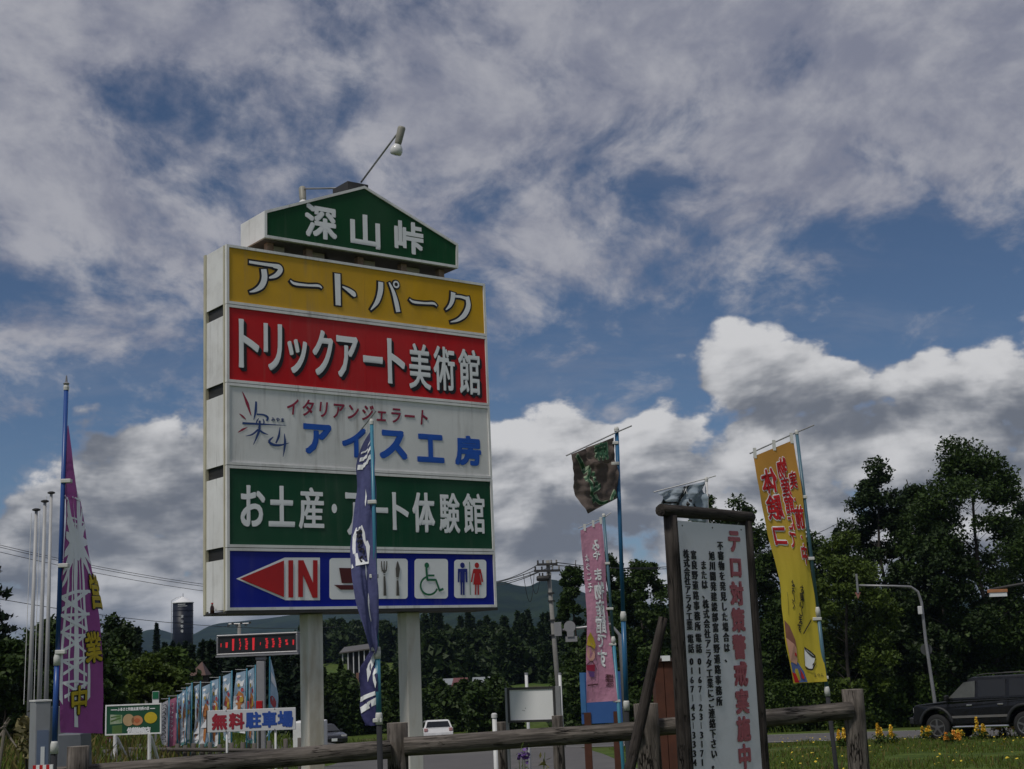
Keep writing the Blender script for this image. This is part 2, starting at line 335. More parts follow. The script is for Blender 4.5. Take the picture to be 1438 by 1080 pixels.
class Print:
    """flat shapes in the (u, v) of a face; each layer lies a hair above the last"""
    def __init__(s, pt, step=.0006, asp=1.): s.pt = pt; s.asp = asp; s.step = step; s.V = []; s.F = []; s.k = 0; s.cut = []
    def lay(s, V, F, lev):
        k = len(s.V); s.k += 1; h = lev+s.step*(s.k % 12)
        s.V += [s.pt(u, v, h) for u, v in V]; s.F += [tuple(i+k for i in f) for f in F]
    def poly(s, P, lev): s.lay(P, [tuple(range(len(P)))], lev)
    def disc(s, c, r, lev, n=20, ry=None): s.poly([(c[0]+r*math.cos(2*math.pi*i/n), c[1]+(ry or r)*math.sin(2*math.pi*i/n)) for i in range(n)], lev)
    def stroke(s, P, W, lev, n=14, closed=False):
        C = catmull([(p[0], p[1]*s.asp, 0) for p in P], n); W = W if isinstance(W, (list, tuple)) else [W]*len(P); m = len(W)-1; V = []
        for i, p in enumerate(C):
            d = (C[min(i+1, n)]-C[max(i-1, 0)]); d = d.normalized() if d.length > 1e-9 else Vector((1, 0, 0))
            t = i/n*m; k = min(int(t), m-1); w = (W[k]*(1-t+k)+W[k+1]*(t-k))/2
            V += [(p.x-d.y*w, (p.y+d.x*w)/s.asp), (p.x+d.y*w, (p.y-d.x*w)/s.asp)]
        s.lay(V, [(2*i, 2*i+1, 2*i+3, 2*i+2) for i in range(n)], lev)
    def glyph(s, ch, cx, cy, w, h, lev, bold=0., fit=False, ring=RING4, off=0., mirror=False, slant=0.):
        V, F, (x0, y0, x1, y1) = glyph(ch, off)
        if not V: return
        s.cut.append((len(s.V), len(s.F)))
        if not fit:
            if ord(ch) < 256: gx = (x0+x1)/2
            else: gx = .5
            x0, x1, y0, y1 = gx-.5, gx+.5, -.12, .88
        for dx, dy in (ring if bold else [(0, 0)]):
            P = []
            for x, y in V:
                a = (x-x0)/(x1-x0)-.5; b = (y-y0)/(y1-y0)-.5
                a, b = a*w+dx*bold*w, b*h+dy*bold*(abs(h) if h < 0 else w)
                if mirror: a = -a
                P.append((cx+a+slant*b, cy+b))
            s.lay(P, F if not mirror else [tuple(reversed(f)) for f in F], lev)
    def line(s, chars, p0, p1, w, h, lev, **kw):
        n = len(chars)
        for i, c in enumerate(chars):
            t = i/max(1, n-1); s.glyph(c, p0[0]+(p1[0]-p0[0])*t, p0[1]+(p1[1]-p0[1])*t, w, h, lev, **kw)
    def build(s, name, m, parent):
        big = name in ('lettering', 'red_lettering', 'blue_lettering', 'small_lettering', 'lettering_edge', 'ray') and 1 < len(s.cut) < 16 and s.cut[0] == (0, 0)
        if not big: return mesh(name, s.V, s.F, m, parent)
        cuts = s.cut+[(len(s.V), len(s.F))]; o = None            # each character is a piece of its own
        for (v0, f0), (v1, f1) in zip(cuts, cuts[1:]): o = mesh({'lettering_edge': 'letter_edge', 'ray': 'logo_ray'}.get(name, 'letter'), s.V[v0:v1], [tuple(i-v0 for i in f) for f in s.F[f0:f1]], m, parent)
        return o
class Plane:
    """an upright face: origin, level direction u, outward normal n"""
    def __init__(s, O, u):
        s.O = Vector(O); s.u = Vector((u[0], u[1], 0)).normalized(); s.n = Vector((s.u.y, -s.u.x, 0)); s.z = Vector((0, 0, 1))
    def uv(s, px, py, off=0.):
        d = ray(px, py); c = Vector((0, 0, EYE)); t = (s.O+s.n*off-c).dot(s.n)/d.dot(s.n); q = c+d*t-s.O; return (q.dot(s.u), q.z)
    def pt(s, u, v, off=0.): return s.O+s.u*u+s.z*v+s.n*off
    def box(s, mb, u0, u1, v0, v1, o0, o1): return mb.box(s.pt((u0+u1)/2, (v0+v1)/2, (o0+o1)/2), s.u*(u1-u0)/2, s.n*(o1-o0)/2, s.z*(v1-v0)/2)
def frame_mb(P, u0, u1, v0, v1, w, o0, o1):      # four butted bars
    m = MB(); P.box(m, u0, u1, v1-w, v1, o0, o1); P.box(m, u0, u1, v0, v0+w, o0, o1)
    P.box(m, u0, u0+w, v0+w, v1-w, o0, o1); P.box(m, u1-w, u1, v0+w, v1-w, o0, o1); return m
def log_mesh(name, p0, p1, r0, r1, m, parent=None, loc=None, n=12, seg=10, wob=.06, end=None, cracks=True):
    """a knotty round timber: local z runs along it so that the grain does"""
    p0, p1 = Vector(p0), Vector(p1); L = (p1-p0).length; sd = random.uniform(0, 99); V = []; F = []; mi = []
    for i in range(seg+1):
        t = i/seg; r = r0+(r1-r0)*t; bx = mnoise.noise((sd, t*2.2, 0))*wob*r*2.2; by = mnoise.noise((sd+7, t*2.2, 3))*wob*r*2.2
        for j in range(n):
            a = 2*math.pi*j/n; k = r*(1+wob*1.6*mnoise.noise((math.cos(a)*1.3+sd, math.sin(a)*1.3, t*L*1.6)))
            if cracks and j in (2, 7) : k *= .93
            V.append((bx+math.cos(a)*k, by+math.sin(a)*k, t*L))
    for i in range(seg):
        for j in range(n):
            q = (j+1) % n; F.append((i*n+j, i*n+q, (i+1)*n+q, (i+1)*n+j)); mi.append(0)
    F += [tuple(n-1-j for j in range(n)), tuple(seg*n+j for j in range(n))]; mi += [1, 1]
    me = bpy.data.meshes.new(name); me.from_pydata(V, [], F); me.polygons.foreach_set('material_index', mi)
    me.polygons.foreach_set('use_smooth', [True]*(len(F)-2)+[False]*2); me.update()
    o = link(name, me, [m, end or M_end], parent, loc if loc else None)
    q = (p1-p0).to_track_quat('Z', 'Y'); b = base_of(parent) if parent is not None else Vector((0, 0, 0))
    o.rotation_mode = 'QUATERNION'; o.rotation_quaternion = q; o.location = p0-b; return o
def np_mesh(name, V, quads, m, parent=None, loc=None):
    b = np.array(base_of(parent) if parent is not None else (loc or (0, 0, 0)))
    me = bpy.data.meshes.new(name); V = np.asarray(V, np.float32)-b.astype(np.float32); Q = np.asarray(quads, np.int32)
    me.vertices.add(len(V)); me.vertices.foreach_set('co', V.ravel()); me.loops.add(Q.size); me.loops.foreach_set('vertex_index', Q.ravel())
    me.polygons.add(len(Q)); me.polygons.foreach_set('loop_start', np.arange(0, Q.size, 4, dtype=np.int32)); me.update(calc_edges=True)
    return link(name, me, m, parent, loc)
def leaves(C, size, up=.35, asp=.55):
    """one small leaf-shaped quad at each centre"""
    N = len(C); n = rng.normal(size=(N, 3)); n[:, 2] = np.abs(n[:, 2])+up; n /= np.linalg.norm(n, axis=1, keepdims=True)
    t = rng.normal(size=(N, 3)); t -= n*(t*n).sum(1, keepdims=True); t /= np.linalg.norm(t, axis=1, keepdims=True); b = np.cross(n, t)
    s = (size*rng.uniform(.45, 1.5, N)**1.2)[:, None]
    V = np.stack([C-t*s, C-b*s*asp, C+t*s, C+b*s*asp], 1).reshape(-1, 3)
    return V, np.arange(4*N).reshape(-1, 4)
# ================================================================== the setting
def sheet(name, xs, ys, fz, m, lift=0.):
    V = [(x, y, fz(x, y)+lift) for y in ys for x in xs]; n = len(xs)
    F = [(j*n+i, j*n+i+1, (j+1)*n+i+1, (j+1)*n+i) for j in range(len(ys)-1) for i in range(n-1)]
    return tag(mesh(name, V, F, m, smooth=True), kind='structure')
def lin(a, b, n): return [a+(b-a)*i/n for i in range(n+1)]
gx = lin(-2600, -120, 12)[:-1]+lin(-120, -30, 10)[:-1]+lin(-30, 30, 40)[:-1]+lin(30, 120, 10)[:-1]+lin(120, 2600, 12)
gy = lin(-60, 5, 5)[:-1]+lin(5, 100, 60)[:-1]+lin(100, 420, 24)[:-1]+lin(420, 4200, 12)
def ground2(x, y):
    z = ground(x, min(y, 420)); r = math.hypot(x, y)
    return z+(.010*(y-420) if y > 420 else 0)-(.004*max(0, abs(x)-400) if y < 420 else 0)
sheet('ground', gx, gy, ground2, M_grass)
def gpix(px, py):      # ground under a photograph pixel
    d = ray(px, py); lo, hi = 6., 400.
    for _ in range(60):
        m = (lo+hi)/2; p = Vector((0, 0, EYE))+d*(m/d.y)
        if p.z > ground(p.x, p.y): lo = m
        else: hi = m
    return Vector((0, 0, EYE))+d*(lo/d.y)
def ribbon(name, near, far, m, lift, n=40, k=6):
    A, B = catmull(near, n), catmull(far, n); V = []
    for a, b in zip(A, B):
        for j in range(k+1):
            p = a.lerp(b, j/k); V.append((p.x, p.y, ground(p.x, p.y)+lift))
    F = [(i*(k+1)+j, (i+1)*(k+1)+j, (i+1)*(k+1)+j+1, i*(k+1)+j+1) for i in range(n) for j in range(k)]
    return tag(mesh(name, V, F, m, smooth=True), kind='structure')
# the road past the pass, and the car park that opens off it
near = [(-9, 74, 0), (2, 60, 0), (8, 53.5, 0), (14.5, 48.5, 0), (20, 43, 0), (34, 30, 0)]
far = [(-8, 86, 0), (3, 84, 0), (10, 77, 0), (17, 71, 0), (26, 62, 0), (44, 44, 0)]
ribbon('road', near, far, M_asph, .02)
ribbon('parking_lot', [(-30, 42, 0), (-9.5, 28, 0), (-4, 21, 0), (2.6, 22, 0)], [(-30, 86, 0), (-12, 78, 0), (-3, 68, 0), (2.2, 61, 0)], M_asph, .012, 30, 10)
M_line = mat('road_paint', (.62, .62, .60), .7, .1, 3, dirt=.5, dirt_c=(.2, .2, .19))
C_ = [(Vector(a)*.97+Vector(b)*.03) for a, b in zip(near, far)]; D_ = [(Vector(a)*.955+Vector(b)*.045) for a, b in zip(near, far)]
ribbon('road_edge_line', C_, D_, M_line, .026, 60, 1)
C_ = [(Vector(a)*.05+Vector(b)*.95) for a, b in zip(near, far)]; D_ = [(Vector(a)*.03+Vector(b)*.97) for a, b in zip(near, far)]
ribbon('road_edge_line', C_, D_, M_line, .026, 60, 1)
# far mountains: real relief kilometres away
def ridge(name, pts, Y, deep, label=None):
    """pts: photograph pixels along the skyline"""
    top = [at(x, y, Y) for x, y in pts]; n = 160; T = catmull(top, n); V = []; rows = 26
    for i, p in enumerate(T):
        for j in range(rows+1):
            t = j/rows; y = p.y-deep*(1-t)
            s = t**1.25; z = -8+(p.z+8)*s
            q = Vector((p.x*.004, y*.004, 1.3)); z += (mnoise.fractal(q, .9, 2.1, 5)*.11*(p.z+20))*(s*(1-s)*2.2)+(mnoise.noise((p.x*.02, 3.1, Y))*.012*p.z if j == rows else 0)
            V.append((p.x*(y/p.y)**.2, y, z))
    F = [(i*(rows+1)+j, (i+1)*(rows+1)+j, (i+1)*(rows+1)+j+1, i*(rows+1)+j+1) for i in range(n) for j in range(rows)]
    return tag(mesh(name, V, F, M_hill, smooth=True), kind='structure')
ridge('mountain', [(-300, 915), (-60, 905), (150, 896), (215, 884), (262, 893), (300, 877), (345, 872), (420, 862), (500, 850), (560, 846), (640, 850), (720, 860), (800, 868)], 3300, 900)
ridge('mountain', [(430, 884), (560, 872), (620, 850), (665, 829), (690, 820), (707, 818), (724, 822), (742, 823), (757, 817), (775, 814), (792, 818), (815, 830), (850, 842), (930, 850), (1100, 850), (1300, 838), (1500, 842), (1750, 850)], 2300, 900)

# ------------------------------------------------------------------ trees
def limb_tree(name, label, base, H, rad, lm, group=None, n_leaf=9000, leaf=.17, clear=.18, shape=0., lean=0., clumps=60, spread=.62, trunk_r=None):
    base = Vector(base); t = thing(name, label, 'tree', base, group); tr = trunk_r or H*.010
    P = [base+Vector((lean*H*(i/6)**1.5+random.uniform(-.02, .02)*H*(i > 0), random.uniform(-.02, .02)*H*(i > 0), H*.93*i/6-.2*(i == 0))) for i in range(7)]
    mb = MB().tube(P, [tr*(1.15-i/6.3) for i in range(7)], 8)
    cs = []; C = []
    for k in range(clumps):
        f = clear+(1-clear)*((k+.5)/clumps)**.8; a = random.uniform(0, 6.283)
        prof = math.sin(math.pi*min(1, max(.05, (f-clear)/(1-clear)))**(1.0-.3*shape))**.62*(1-.35*shape*f)+.06
        rr = rad*prof*random.uniform(.25, 1.05)**.6
        x = f*6*.93; i = min(5, int(f*.93*6)); ax = P[i].lerp(P[i+1], f*.93*6-i)
        c = ax+Vector((math.cos(a)*rr, math.sin(a)*rr, random.uniform(-.03, .07)*H)); cs.append((c, ax, rr))
        if k % 2 == 0: mb.tube([ax-Vector((0, 0, rr*.35)), ax.lerp(c, .5)+Vector((0, 0, -.06*rr)), c], [tr*.32*(1.1-f), tr*.18*(1.1-f), .012], 5, cap=False)
    per = max(20, n_leaf//clumps)
    for c, ax, rr in cs:
        s = rad*spread*random.uniform(.30, .62); k = int(per*random.uniform(.55, 1.4))
        g = rng.normal(size=(k, 3)); g /= np.linalg.norm(g, axis=1, keepdims=True); g *= (rng.uniform(0, 1, (k, 1))**.45)*s*rng.uniform(.75, 1.15, (k, 1)); g[:, 2] *= .75
        C.append(g+np.array(c))
    C = np.concatenate(C); V, Q = leaves(C, leaf); mb.build('trunk', M_bark, t, smooth=True); np_mesh('crown', V, Q, lm, t); return t
def conifer(name, label, base, H, rad, lm, group=None, n_leaf=5000, leaf=.2, tip=1.):
    base = Vector(base); t = thing(name, label, 'tree', base, group)
    mb = MB().tube([base-Vector((0, 0, .2)), base+Vector((0, 0, H*.5)), base+Vector((0, 0, H))], [H*.016, H*.01, .02], 8)
    C = []; lev = int(H*2.2)
    for i in range(lev):
        f = i/lev; z = H*(.08+.92*f); L = rad*(1-f)**.85*random.uniform(.75, 1.12)+.12
        for k in range(7):
            a = random.uniform(0, 6.283); m = max(3, int(n_leaf/(lev*7)*(1.7*(1-f)+.3))); s = rng.uniform(.12, 1, m)**.8
            droop = -.28*L*s+.10*L*s**3
            C.append(np.stack([base.x+math.cos(a)*L*s+rng.normal(0, .1*L+.03, m), base.y+math.sin(a)*L*s+rng.normal(0, .1*L+.03, m), base.z+z+droop+rng.normal(0, .08, m)], 1))
            if k % 3 == 0: mb.tube([base+Vector((0, 0, z)), base+Vector((math.cos(a)*L*.8, math.sin(a)*L*.8, z-.2*L))], [.03, .01], 4, cap=False)
    V, Q = leaves(np.concatenate(C), leaf, .15, .35); mb.build('trunk', M_bark, t, smooth=True); np_mesh('crown', V, Q, lm, t); return t
def treepos(px, Y): p = at(px, 900, Y); return (p.x, Y, ground(p.x, Y)-.05)
def H_for(px, py, Y): return at(px, py, Y).z-treepos(px, Y)[2]
def T(kind, px, py, Y, rpx, label, lm, **kw):
    b = treepos(px, Y); H = H_for(px, py, Y)*(1.06 if kind == 'd' else 1); r = rpx*mpp(Y)
    return (limb_tree if kind == 'd' else conifer)('broadleaf_tree' if kind == 'd' else 'conifer_tree', label, b, H, r, lm, **kw)
G1 = 'tall trees across the road'
T('d', 1392, 612, 88, 92, 'tallest loose-crowned broadleaf tree behind the dark off-road car', L_mid, group=G1, n_leaf=52000, leaf=.112, clear=.12, clumps=130, spread=.55)
T('d', 1250, 650, 92, 50, 'tall dense dark tree with rounded top above the bent arm pole', L_dark, group=G1, n_leaf=42000, leaf=.112, clear=.04, clumps=110, spread=.7)
T('d', 1300, 668, 96, 44, 'dark pointed-top tree between the dense tree and the tallest tree', L_dark, group=G1, n_leaf=33000, leaf=.112, clear=.04, clumps=90, shape=.6, spread=.7)
T('d', 1330, 735, 86, 60, 'lower filling tree in front of the two tallest crowns', L_dark, group=G1, n_leaf=33000, leaf=.112, clear=.02, clumps=90)
T('d', 1455, 690, 95, 60, 'dark tree cut off by the right edge of the picture', L_dark, group=G1, n_leaf=30000, leaf=.112, clear=.04, clumps=80)
T('d', 1195, 722, 98, 22, 'small upright tree left of the dense dark tree', L_dark, group=G1, n_leaf=9000, leaf=.112, clear=.05, shape=.5, clumps=50)
T('d', 1190, 752, 84, 62, 'wide light green tree behind the yellow banner pole', L_lit, group=G1, n_leaf=33000, leaf=.108, clear=.02, clumps=90)
T('d', 1120, 728, 92, 72, 'mid green tree right behind the yellow banner', L_mid, group=G1, n_leaf=28000, leaf=.112, clear=.02, clumps=80)
T('d', 1052, 698, 95, 56, 'tree between the white notice board and the yellow banner', L_mid, group=G1, n_leaf=24000, leaf=.112, clear=.02, clumps=70)
T('d', 1003, 690, 100, 46, 'tree top rising over the log beam of the notice board', L_mid, group=G1, n_leaf=21000, leaf=.112, clear=.04, clumps=60)
T('d', 905, 782, 92, 52, 'rounded tree just left of the notice board post', L_mid, group=G1, n_leaf=28000, leaf=.112, clear=.02, clumps=80)
T('d', 860, 764, 96, 34, 'tree behind the two blue banner poles', L_mid, group=G1, n_leaf=20000, leaf=.112, clear=.02, clumps=60)
T('d', 810, 783, 98, 30, 'narrow pointed tree between utility pole and pink banner', L_mid, group=G1, n_leaf=18000, leaf=.112, clear=.02, shape=.9)
G2 = 'trees on the left'
conifer('conifer_tree', 'dark spruce cut off by the left edge of the picture', treepos(-28, 55), H_for(-28, 700, 55), 62*mpp(55), L_con, G2, n_leaf=9000, leaf=.17)
for px, py, Y, r, lb, lm in [(75, 872, 62, 62, 'dark broadleaf tree behind the three white flagpoles', L_mid), (165, 868, 70, 46, 'dark tree right of the purple banner', L_dark),
                             (215, 918, 58, 40, 'bushy lighter tree behind the green shop sign', L_lit), (130, 905, 56, 38, 'bushy green tree hidden behind the purple banner', L_mid),
                             (10, 900, 50, 50, 'green bushy tree at the left edge below the spruce', L_mid)]:
    T('d', px, py, Y, r, lb, lm, group=G2, n_leaf=18000, leaf=.11, clear=.02, clumps=70)
# the wooded slopes behind: one mass
def wood(name, label, spots, lm, leaf, per):
    C = []
    for px, py, Y, r, con in spots:
        b = treepos(px, Y); H = max(3, H_for(px, py, Y)); rad = r*mpp(Y); m = per
        if con:
            f = rng.uniform(.03, 1, m); L = rad*(1-f)**.9*rng.uniform(.1, 1.1, m)**.5; a = rng.uniform(0, 6.283, m); z = H*f-.2*L
        else:
            f = rng.uniform(.02, 1, m); L = rad*np.sqrt(np.clip(1-(2*f-.85)**2*.75, .05, 1))*rng.uniform(.3, 1.05, m); a = rng.uniform(0, 6.283, m); z = H*f
            L = L*(1+.22*np.sin(a*3+px)+.2*np.sin(f*11+a*2+px))
        C.append(np.stack([b[0]+np.cos(a)*L, b[1]+np.sin(a)*L, b[2]+z], 1))
    V, Q = leaves(np.concatenate(C), leaf, .3); o = np_mesh(name, V, Q, lm); return tag(o, label, 'forest', kind='stuff')
rs = random.Random(5)
sp1 = [(x, rs.uniform(876, 896) if x < 222 else rs.uniform(902, 918), rs.uniform(120, 180), rs.uniform(9, 16), 1) for x in [rs.uniform(150, 300) for _ in range(36)]]
sp1 += [(rs.uniform(265, 440), rs.uniform(898, 925), rs.uniform(100, 150), rs.uniform(16, 26), rs.random() < .5) for _ in range(34)]
sp2 = [(rs.uniform(560, 800), rs.uniform(858, 885), rs.uniform(240, 300), rs.uniform(10, 16), 1) for _ in range(50)]
sp2 += [(rs.uniform(430, 560), rs.uniform(868, 890), rs.uniform(300, 360), rs.uniform(14, 24), 0) for _ in range(24)]
sp2 += [(rs.uniform(600, 800), rs.uniform(880, 930), rs.uniform(190, 240), rs.uniform(16, 24), rs.random() < .4) for _ in range(50)]
sp3 = [(x, rs.uniform(948, 990) if 600 < x < 712 else rs.uniform(944, 978), rs.uniform(104, 118), rs.uniform(16, 24), 0) for x in range(560, 720, 9)]
sp3 += [(x, rs.uniform(925, 975), rs.uniform(108, 125), rs.uniform(16, 26), rs.random() < .4) for x in range(430, 565, 8)]
sp3 += [(x, rs.uniform(975, 990), rs.uniform(104, 112), rs.uniform(14, 20), 0) for x in range(780, 930, 10)]
sp4 = [(rs.uniform(800, 1480), rs.uniform(850, 960), rs.uniform(92, 112), rs.uniform(24, 44), 0) for _ in range(70)]
sp5 = [(x, rs.uniform(905, 960), rs.uniform(62, 72), rs.uniform(26, 40), 0) for x in range(-30, 260, 14)]
sp6 = [(x, rs.uniform(962, 992), rs.uniform(84, 89), rs.uniform(16, 30), 0) for x in range(1060, 1470, 14)]
wood('roadside_shrubs', 'low lighter green shrubs along the far edge of the road', sp6, L_bush, .10, 1500)
wood('dark_conifer_wood', 'dark conifer wood below the silo and behind the display board', sp1, L_con, .32, 1400)
wood('hillside_forest', 'dark mixed forest covering the far hillside behind the sign posts', sp2, L_dark, .55, 1300)
wood('roadside_thicket', 'dark green thicket beyond the parked cars', sp3, L_mid, .18, 2000)
wood('undergrowth', 'dark undergrowth filling the space under the tall roadside trees', sp4, L_mid, .15, 2900)
wood('undergrowth', 'dense green undergrowth below the trees on the left', sp5, L_bush, .13, 2000)
# ================================================================== the big pole sign
SP = Plane(at(318, 858, 17.0), (.79506, .60653))
def zl(x0, y0, k): return lambda p: SP.uv(x0+p[0]/k, y0+p[1]/k)
ZA, ZB, ZC, ZD, ZL = zl(280, 150, 3.4238), zl(280, 430, 3.4238), zl(280, 640, 3.4238), zl(440, 760, 5.53), zl(320, 540, 9.82)
sb = SP.pt(2, 0, -.3); sb.z = ground(sb.x, sb.y)
sign = thing('pole_sign', 'tall roadside pole sign of five coloured panels under a green gable', 'sign', sb)
DEP = .60
vs_ = [SP.uv(319, y)[1] for y in (858, 769, 653, 537, 427, 343)]
U1 = sum(SP.uv(x, y)[0] for x, y in ((697, 853), (693, 774), (690, 673), (686, 570), (683, 473), (681, 404)))/6
pm = [M_blu, M_grn, M_sheet, M_red, M_yel]; TW = .035
panels = []
MB().box(SP.pt(U1/2, (vs_[0]+vs_[5])/2, -DEP/2-.01), SP.u*(U1/2-.03), SP.n*(DEP/2-.05), SP.z*((vs_[5]-vs_[0])/2-.02)).build('core', M_dark, sign)
for i in range(5):
    v0, v1 = vs_[i]+.004, vs_[i+1]-.004
    pn = SP.box(MB(), TW, U1-TW, v0+TW, v1-TW, -.02, .006).build('panel', pm[i], sign); panels.append(pn)
    fr = frame_mb(SP, 0, U1, v0, v1, TW-.001, -.03, .022).build('trim', M_white, pn)
    for (ua, ub) in ((.0, .012), (U1-.012, U1)):
        sgap = .13 if i < 4 else .0
        SP.box(MB(), ua, ub, v0+.01, v1-sgap, -DEP+.05, -.055).build('side_panel', M_white, sign)
        if i < 4: SP.box(MB(), ua+.03 if ua < 1 else ua-.03, ub+.03 if ua < 1 else ub-.03, v1-sgap+.002, v1+.008, -DEP+.05, -.055).build('side_opening', M_dark, sign)
    SP.box(MB(), .02, U1-.02, v0+.02, v1-.02, -DEP+.002, -DEP+.03).build('back_panel', M_sheet, sign)
    if i < 5: SP.box(MB(), U1/2-.004, U1/2+.004, v0+TW, v1-TW, .006, .0075).build('seam', M_white if i == 2 else pm[i], pn)
for u0 in (-.014, U1-.03):
    SP.box(MB(), u0, u0+.044, vs_[0]-.02, vs_[5]+.0, -DEP-.012, -DEP+.048).build('corner_strip', M_cream, sign)
    SP.box(MB(), u0+.002, u0+.042, vs_[0]-.018, vs_[5]-.01, -.053, -.0305).build('corner_strip', M_cream, sign)
SP.box(MB(), -.012, U1+.012, vs_[0]-.035, vs_[0]-.003, -DEP-.008, .02).build('bottom_edge', M_dark, sign)
for pc in (437, 574):
    ua = SP.uv(pc, 880, -.3)[0]; w = .108
    b0 = SP.pt(ua, 0, -.3); gz = ground(b0.x, b0.y)-.1-SP.O.z
    pst = SP.box(MB(), ua-w, ua+w, gz, vs_[0]-.037, -.3-w, -.3+w).build('post', M_post, sign, bevel=.012)
    SP.box(MB(), ua-w-.06, ua+w+.06, gz, gz+.25, -.3-w-.06, -.3+w+.06).build('footing', M_conc, sign)
# gable box on top
GP = [SP.uv(*p) for p in ((369, 331), (641, 381), (641, 348), (513, 263), (369, 293))]
GP[0] = (GP[0][0], (GP[0][1]+GP[1][1])/2); GP[1] = (GP[1][0], GP[0][1]); tv = (GP[2][1]+GP[4][1])/2; GP[2] = (GP[2][0], tv); GP[4] = (GP[4][0], tv); GP[3] = ((GP[0][0]+GP[1][0])/2, GP[3][1])
GD0, GD1 = -DEP-.02, .03
def prism(pts, o0, o1, name, m, parent, bevel=0.):
    n = len(pts); V = [SP.pt(u, v, o0) for u, v in pts]+[SP.pt(u, v, o1) for u, v in pts]
    F = [tuple(reversed(range(n))), tuple(range(n, 2*n))]+[(i, (i+1) % n, n+(i+1) % n, n+i) for i in range(n)]
    return MB().add(V, F).build(name, m, parent, bevel=bevel)
gb = prism(GP, GD0, GD1, 'gable_box', M_white, sign)
cg = Vector((sum(p[0] for p in GP)/5, sum(p[1] for p in GP)/5)); 
def inset(P, w):
    out = []; n = len(P)
    for i in range(n):
        a, b, c = Vector(P[i-1]), Vector(P[i]), Vector(P[(i+1) % n]); d1 = (b-a).normalized(); d2 = (c-b).normalized()
        n1 = Vector((-d1.y, d1.x)); n2 = Vector((-d2.y, d2.x)); h = (n1+n2); h = h/(1+n1.dot(n2)); out.append(tuple(b+h*w))
    return out
gi = inset(GP, .035)
gf = prism(gi, GD1+.001, GD1+.004, 'panel', M_grn2, gb); panels.append(gf)
tr = MB()
for i in range(5):
    a, b, c, d = GP[i], GP[(i+1) % 5], gi[(i+1) % 5], gi[i]
    tr.add([SP.pt(*q, GD1+.0015) for q in (a, b, c, d)]+[SP.pt(*q, GD1+.02) for q in (a, b, c, d)], [(4, 5, 6, 7), (0, 1, 5, 4), (2, 3, 7, 6)])
tr.build('trim', M_white, gb)
SP.box(MB(), GP[0][0]+.03, GP[1][0]-.03, GP[0][1]-.012, GP[0][1]-.001, GD0+.03, GD1-.03).build('soffit', M_greypic, gb)
vt = vs_[5]; SP.box(MB(), .03, U1-.03, vt-.02, vt-.005, -DEP+.03, -.035).build('top_plate', M_rust, sign)
for k, px in enumerate((385, 412, 440, 478, 512, 541, 573, 602, 626)):
    u = SP.uv(px, 350+(px-385)*.16)[0]
    SP.box(MB(), u-.045, u+.045, vt-.004, GP[0][1]-.013, -.19-.3*(k % 2), -.10-.3*(k % 2)).build('stub_post', (M_rust, M_steel, M_rust, M_conc)[k % 4], sign)
for k, px in enumerate((398, 455, 527, 590)):
    u = SP.uv(px, 350+(px-385)*.16)[0]; SP.box(MB(), u-.12, u+.12, vt-.003, GP[0][1]-.014, -.24, -.20).build('brace_plate', M_cream, sign)
# lamp arms on the ridge
ru, rv = GP[3]; rv -= .05
SP.box(MB(), ru-.16, ru+.16, rv+.02, rv+.14, -.52, -.12).build('lamp_base', M_dark, sign)
def lampunit(side):
    o0 = -.14 if side > 0 else -.5; u0 = ru-.02
    A = SP.pt(*SP.uv(507, 256, -.16), -.16) if side > 0 else SP.pt(*SP.uv(492, 264, -.5), -.5)
    Bp = SP.pt(*SP.uv(562, 182, .8), .8) if side > 0 else SP.pt(*SP.uv(426, 265, -1.6), -1.6)
    arm = MB().tube([A, A.lerp(Bp, .5), Bp], .013, 8).build('lamp_arm', M_steel, sign, smooth=True)
    ax = (SP.n*(-side)*.30-SP.z*1.0-SP.u*.12).normalized(); c = Bp+SP.n*side*.03-ax*.03
    k = .85
    MB().lathe(c, ax, [(0, .05*k), (.02, .062*k), (.20, .056*k), (.25, .05*k), (.26, .03*k)], 16).build('lamp_holder', mat('lamp_grey', (.28, .27, .23), .5), arm, smooth=True)
    MB().lathe(c+ax*.215, ax, [(0, .03*k), (.03, .055*k), (.07, .088*k), (.11, .10*k), (.15, .09*k), (.165, .075*k)], 18).build('reflector_bulb', mat('lamp_white', (.72, .72, .72), .2), arm, smooth=True)
    MB().lathe(c+ax*.356, ax, [(0, .070*k), (.008, .066*k), (.022, .03*k), (.026, .0)], 18).build('bulb_face', mat('bulb_face', (.16, .13, .09), .25), arm, smooth=True)
lampunit(1); lampunit(-1)
# lettering on the panels
def fit(P, Z, items, lev, bold, ring=RING4, grow=0., sh=(0, 0), slope=0.):
    for ch, x0, y0, x1, y1 in items:
        d = slope*(x1-x0)/2; a = Z((x0, (y0+y1)/2-d)); b = Z((x1, (y0+y1)/2+d)); t = Z(((x0+x1)/2, y0+d)); q = Z(((x0+x1)/2, y1-d))
        w, h = b[0]-a[0], t[1]-q[1]; P.glyph(ch, (a[0]+b[0])/2+sh[0], (t[1]+q[1])/2+sh[1], w*(1-2*bold), h-2*bold*w, lev, bold=bold+grow if ring is RING8 else bold, fit=True, ring=ring, off=0.)
g0 = GD1+.005
P = Print(SP.pt); fit(P, ZA, [('深', 500, 466, 655, 650), ('山', 718, 512, 862, 690), ('峠', 930, 545, 1070, 720)], g0, .035, slope=.14); P.build('lettering', M_letter, gf)
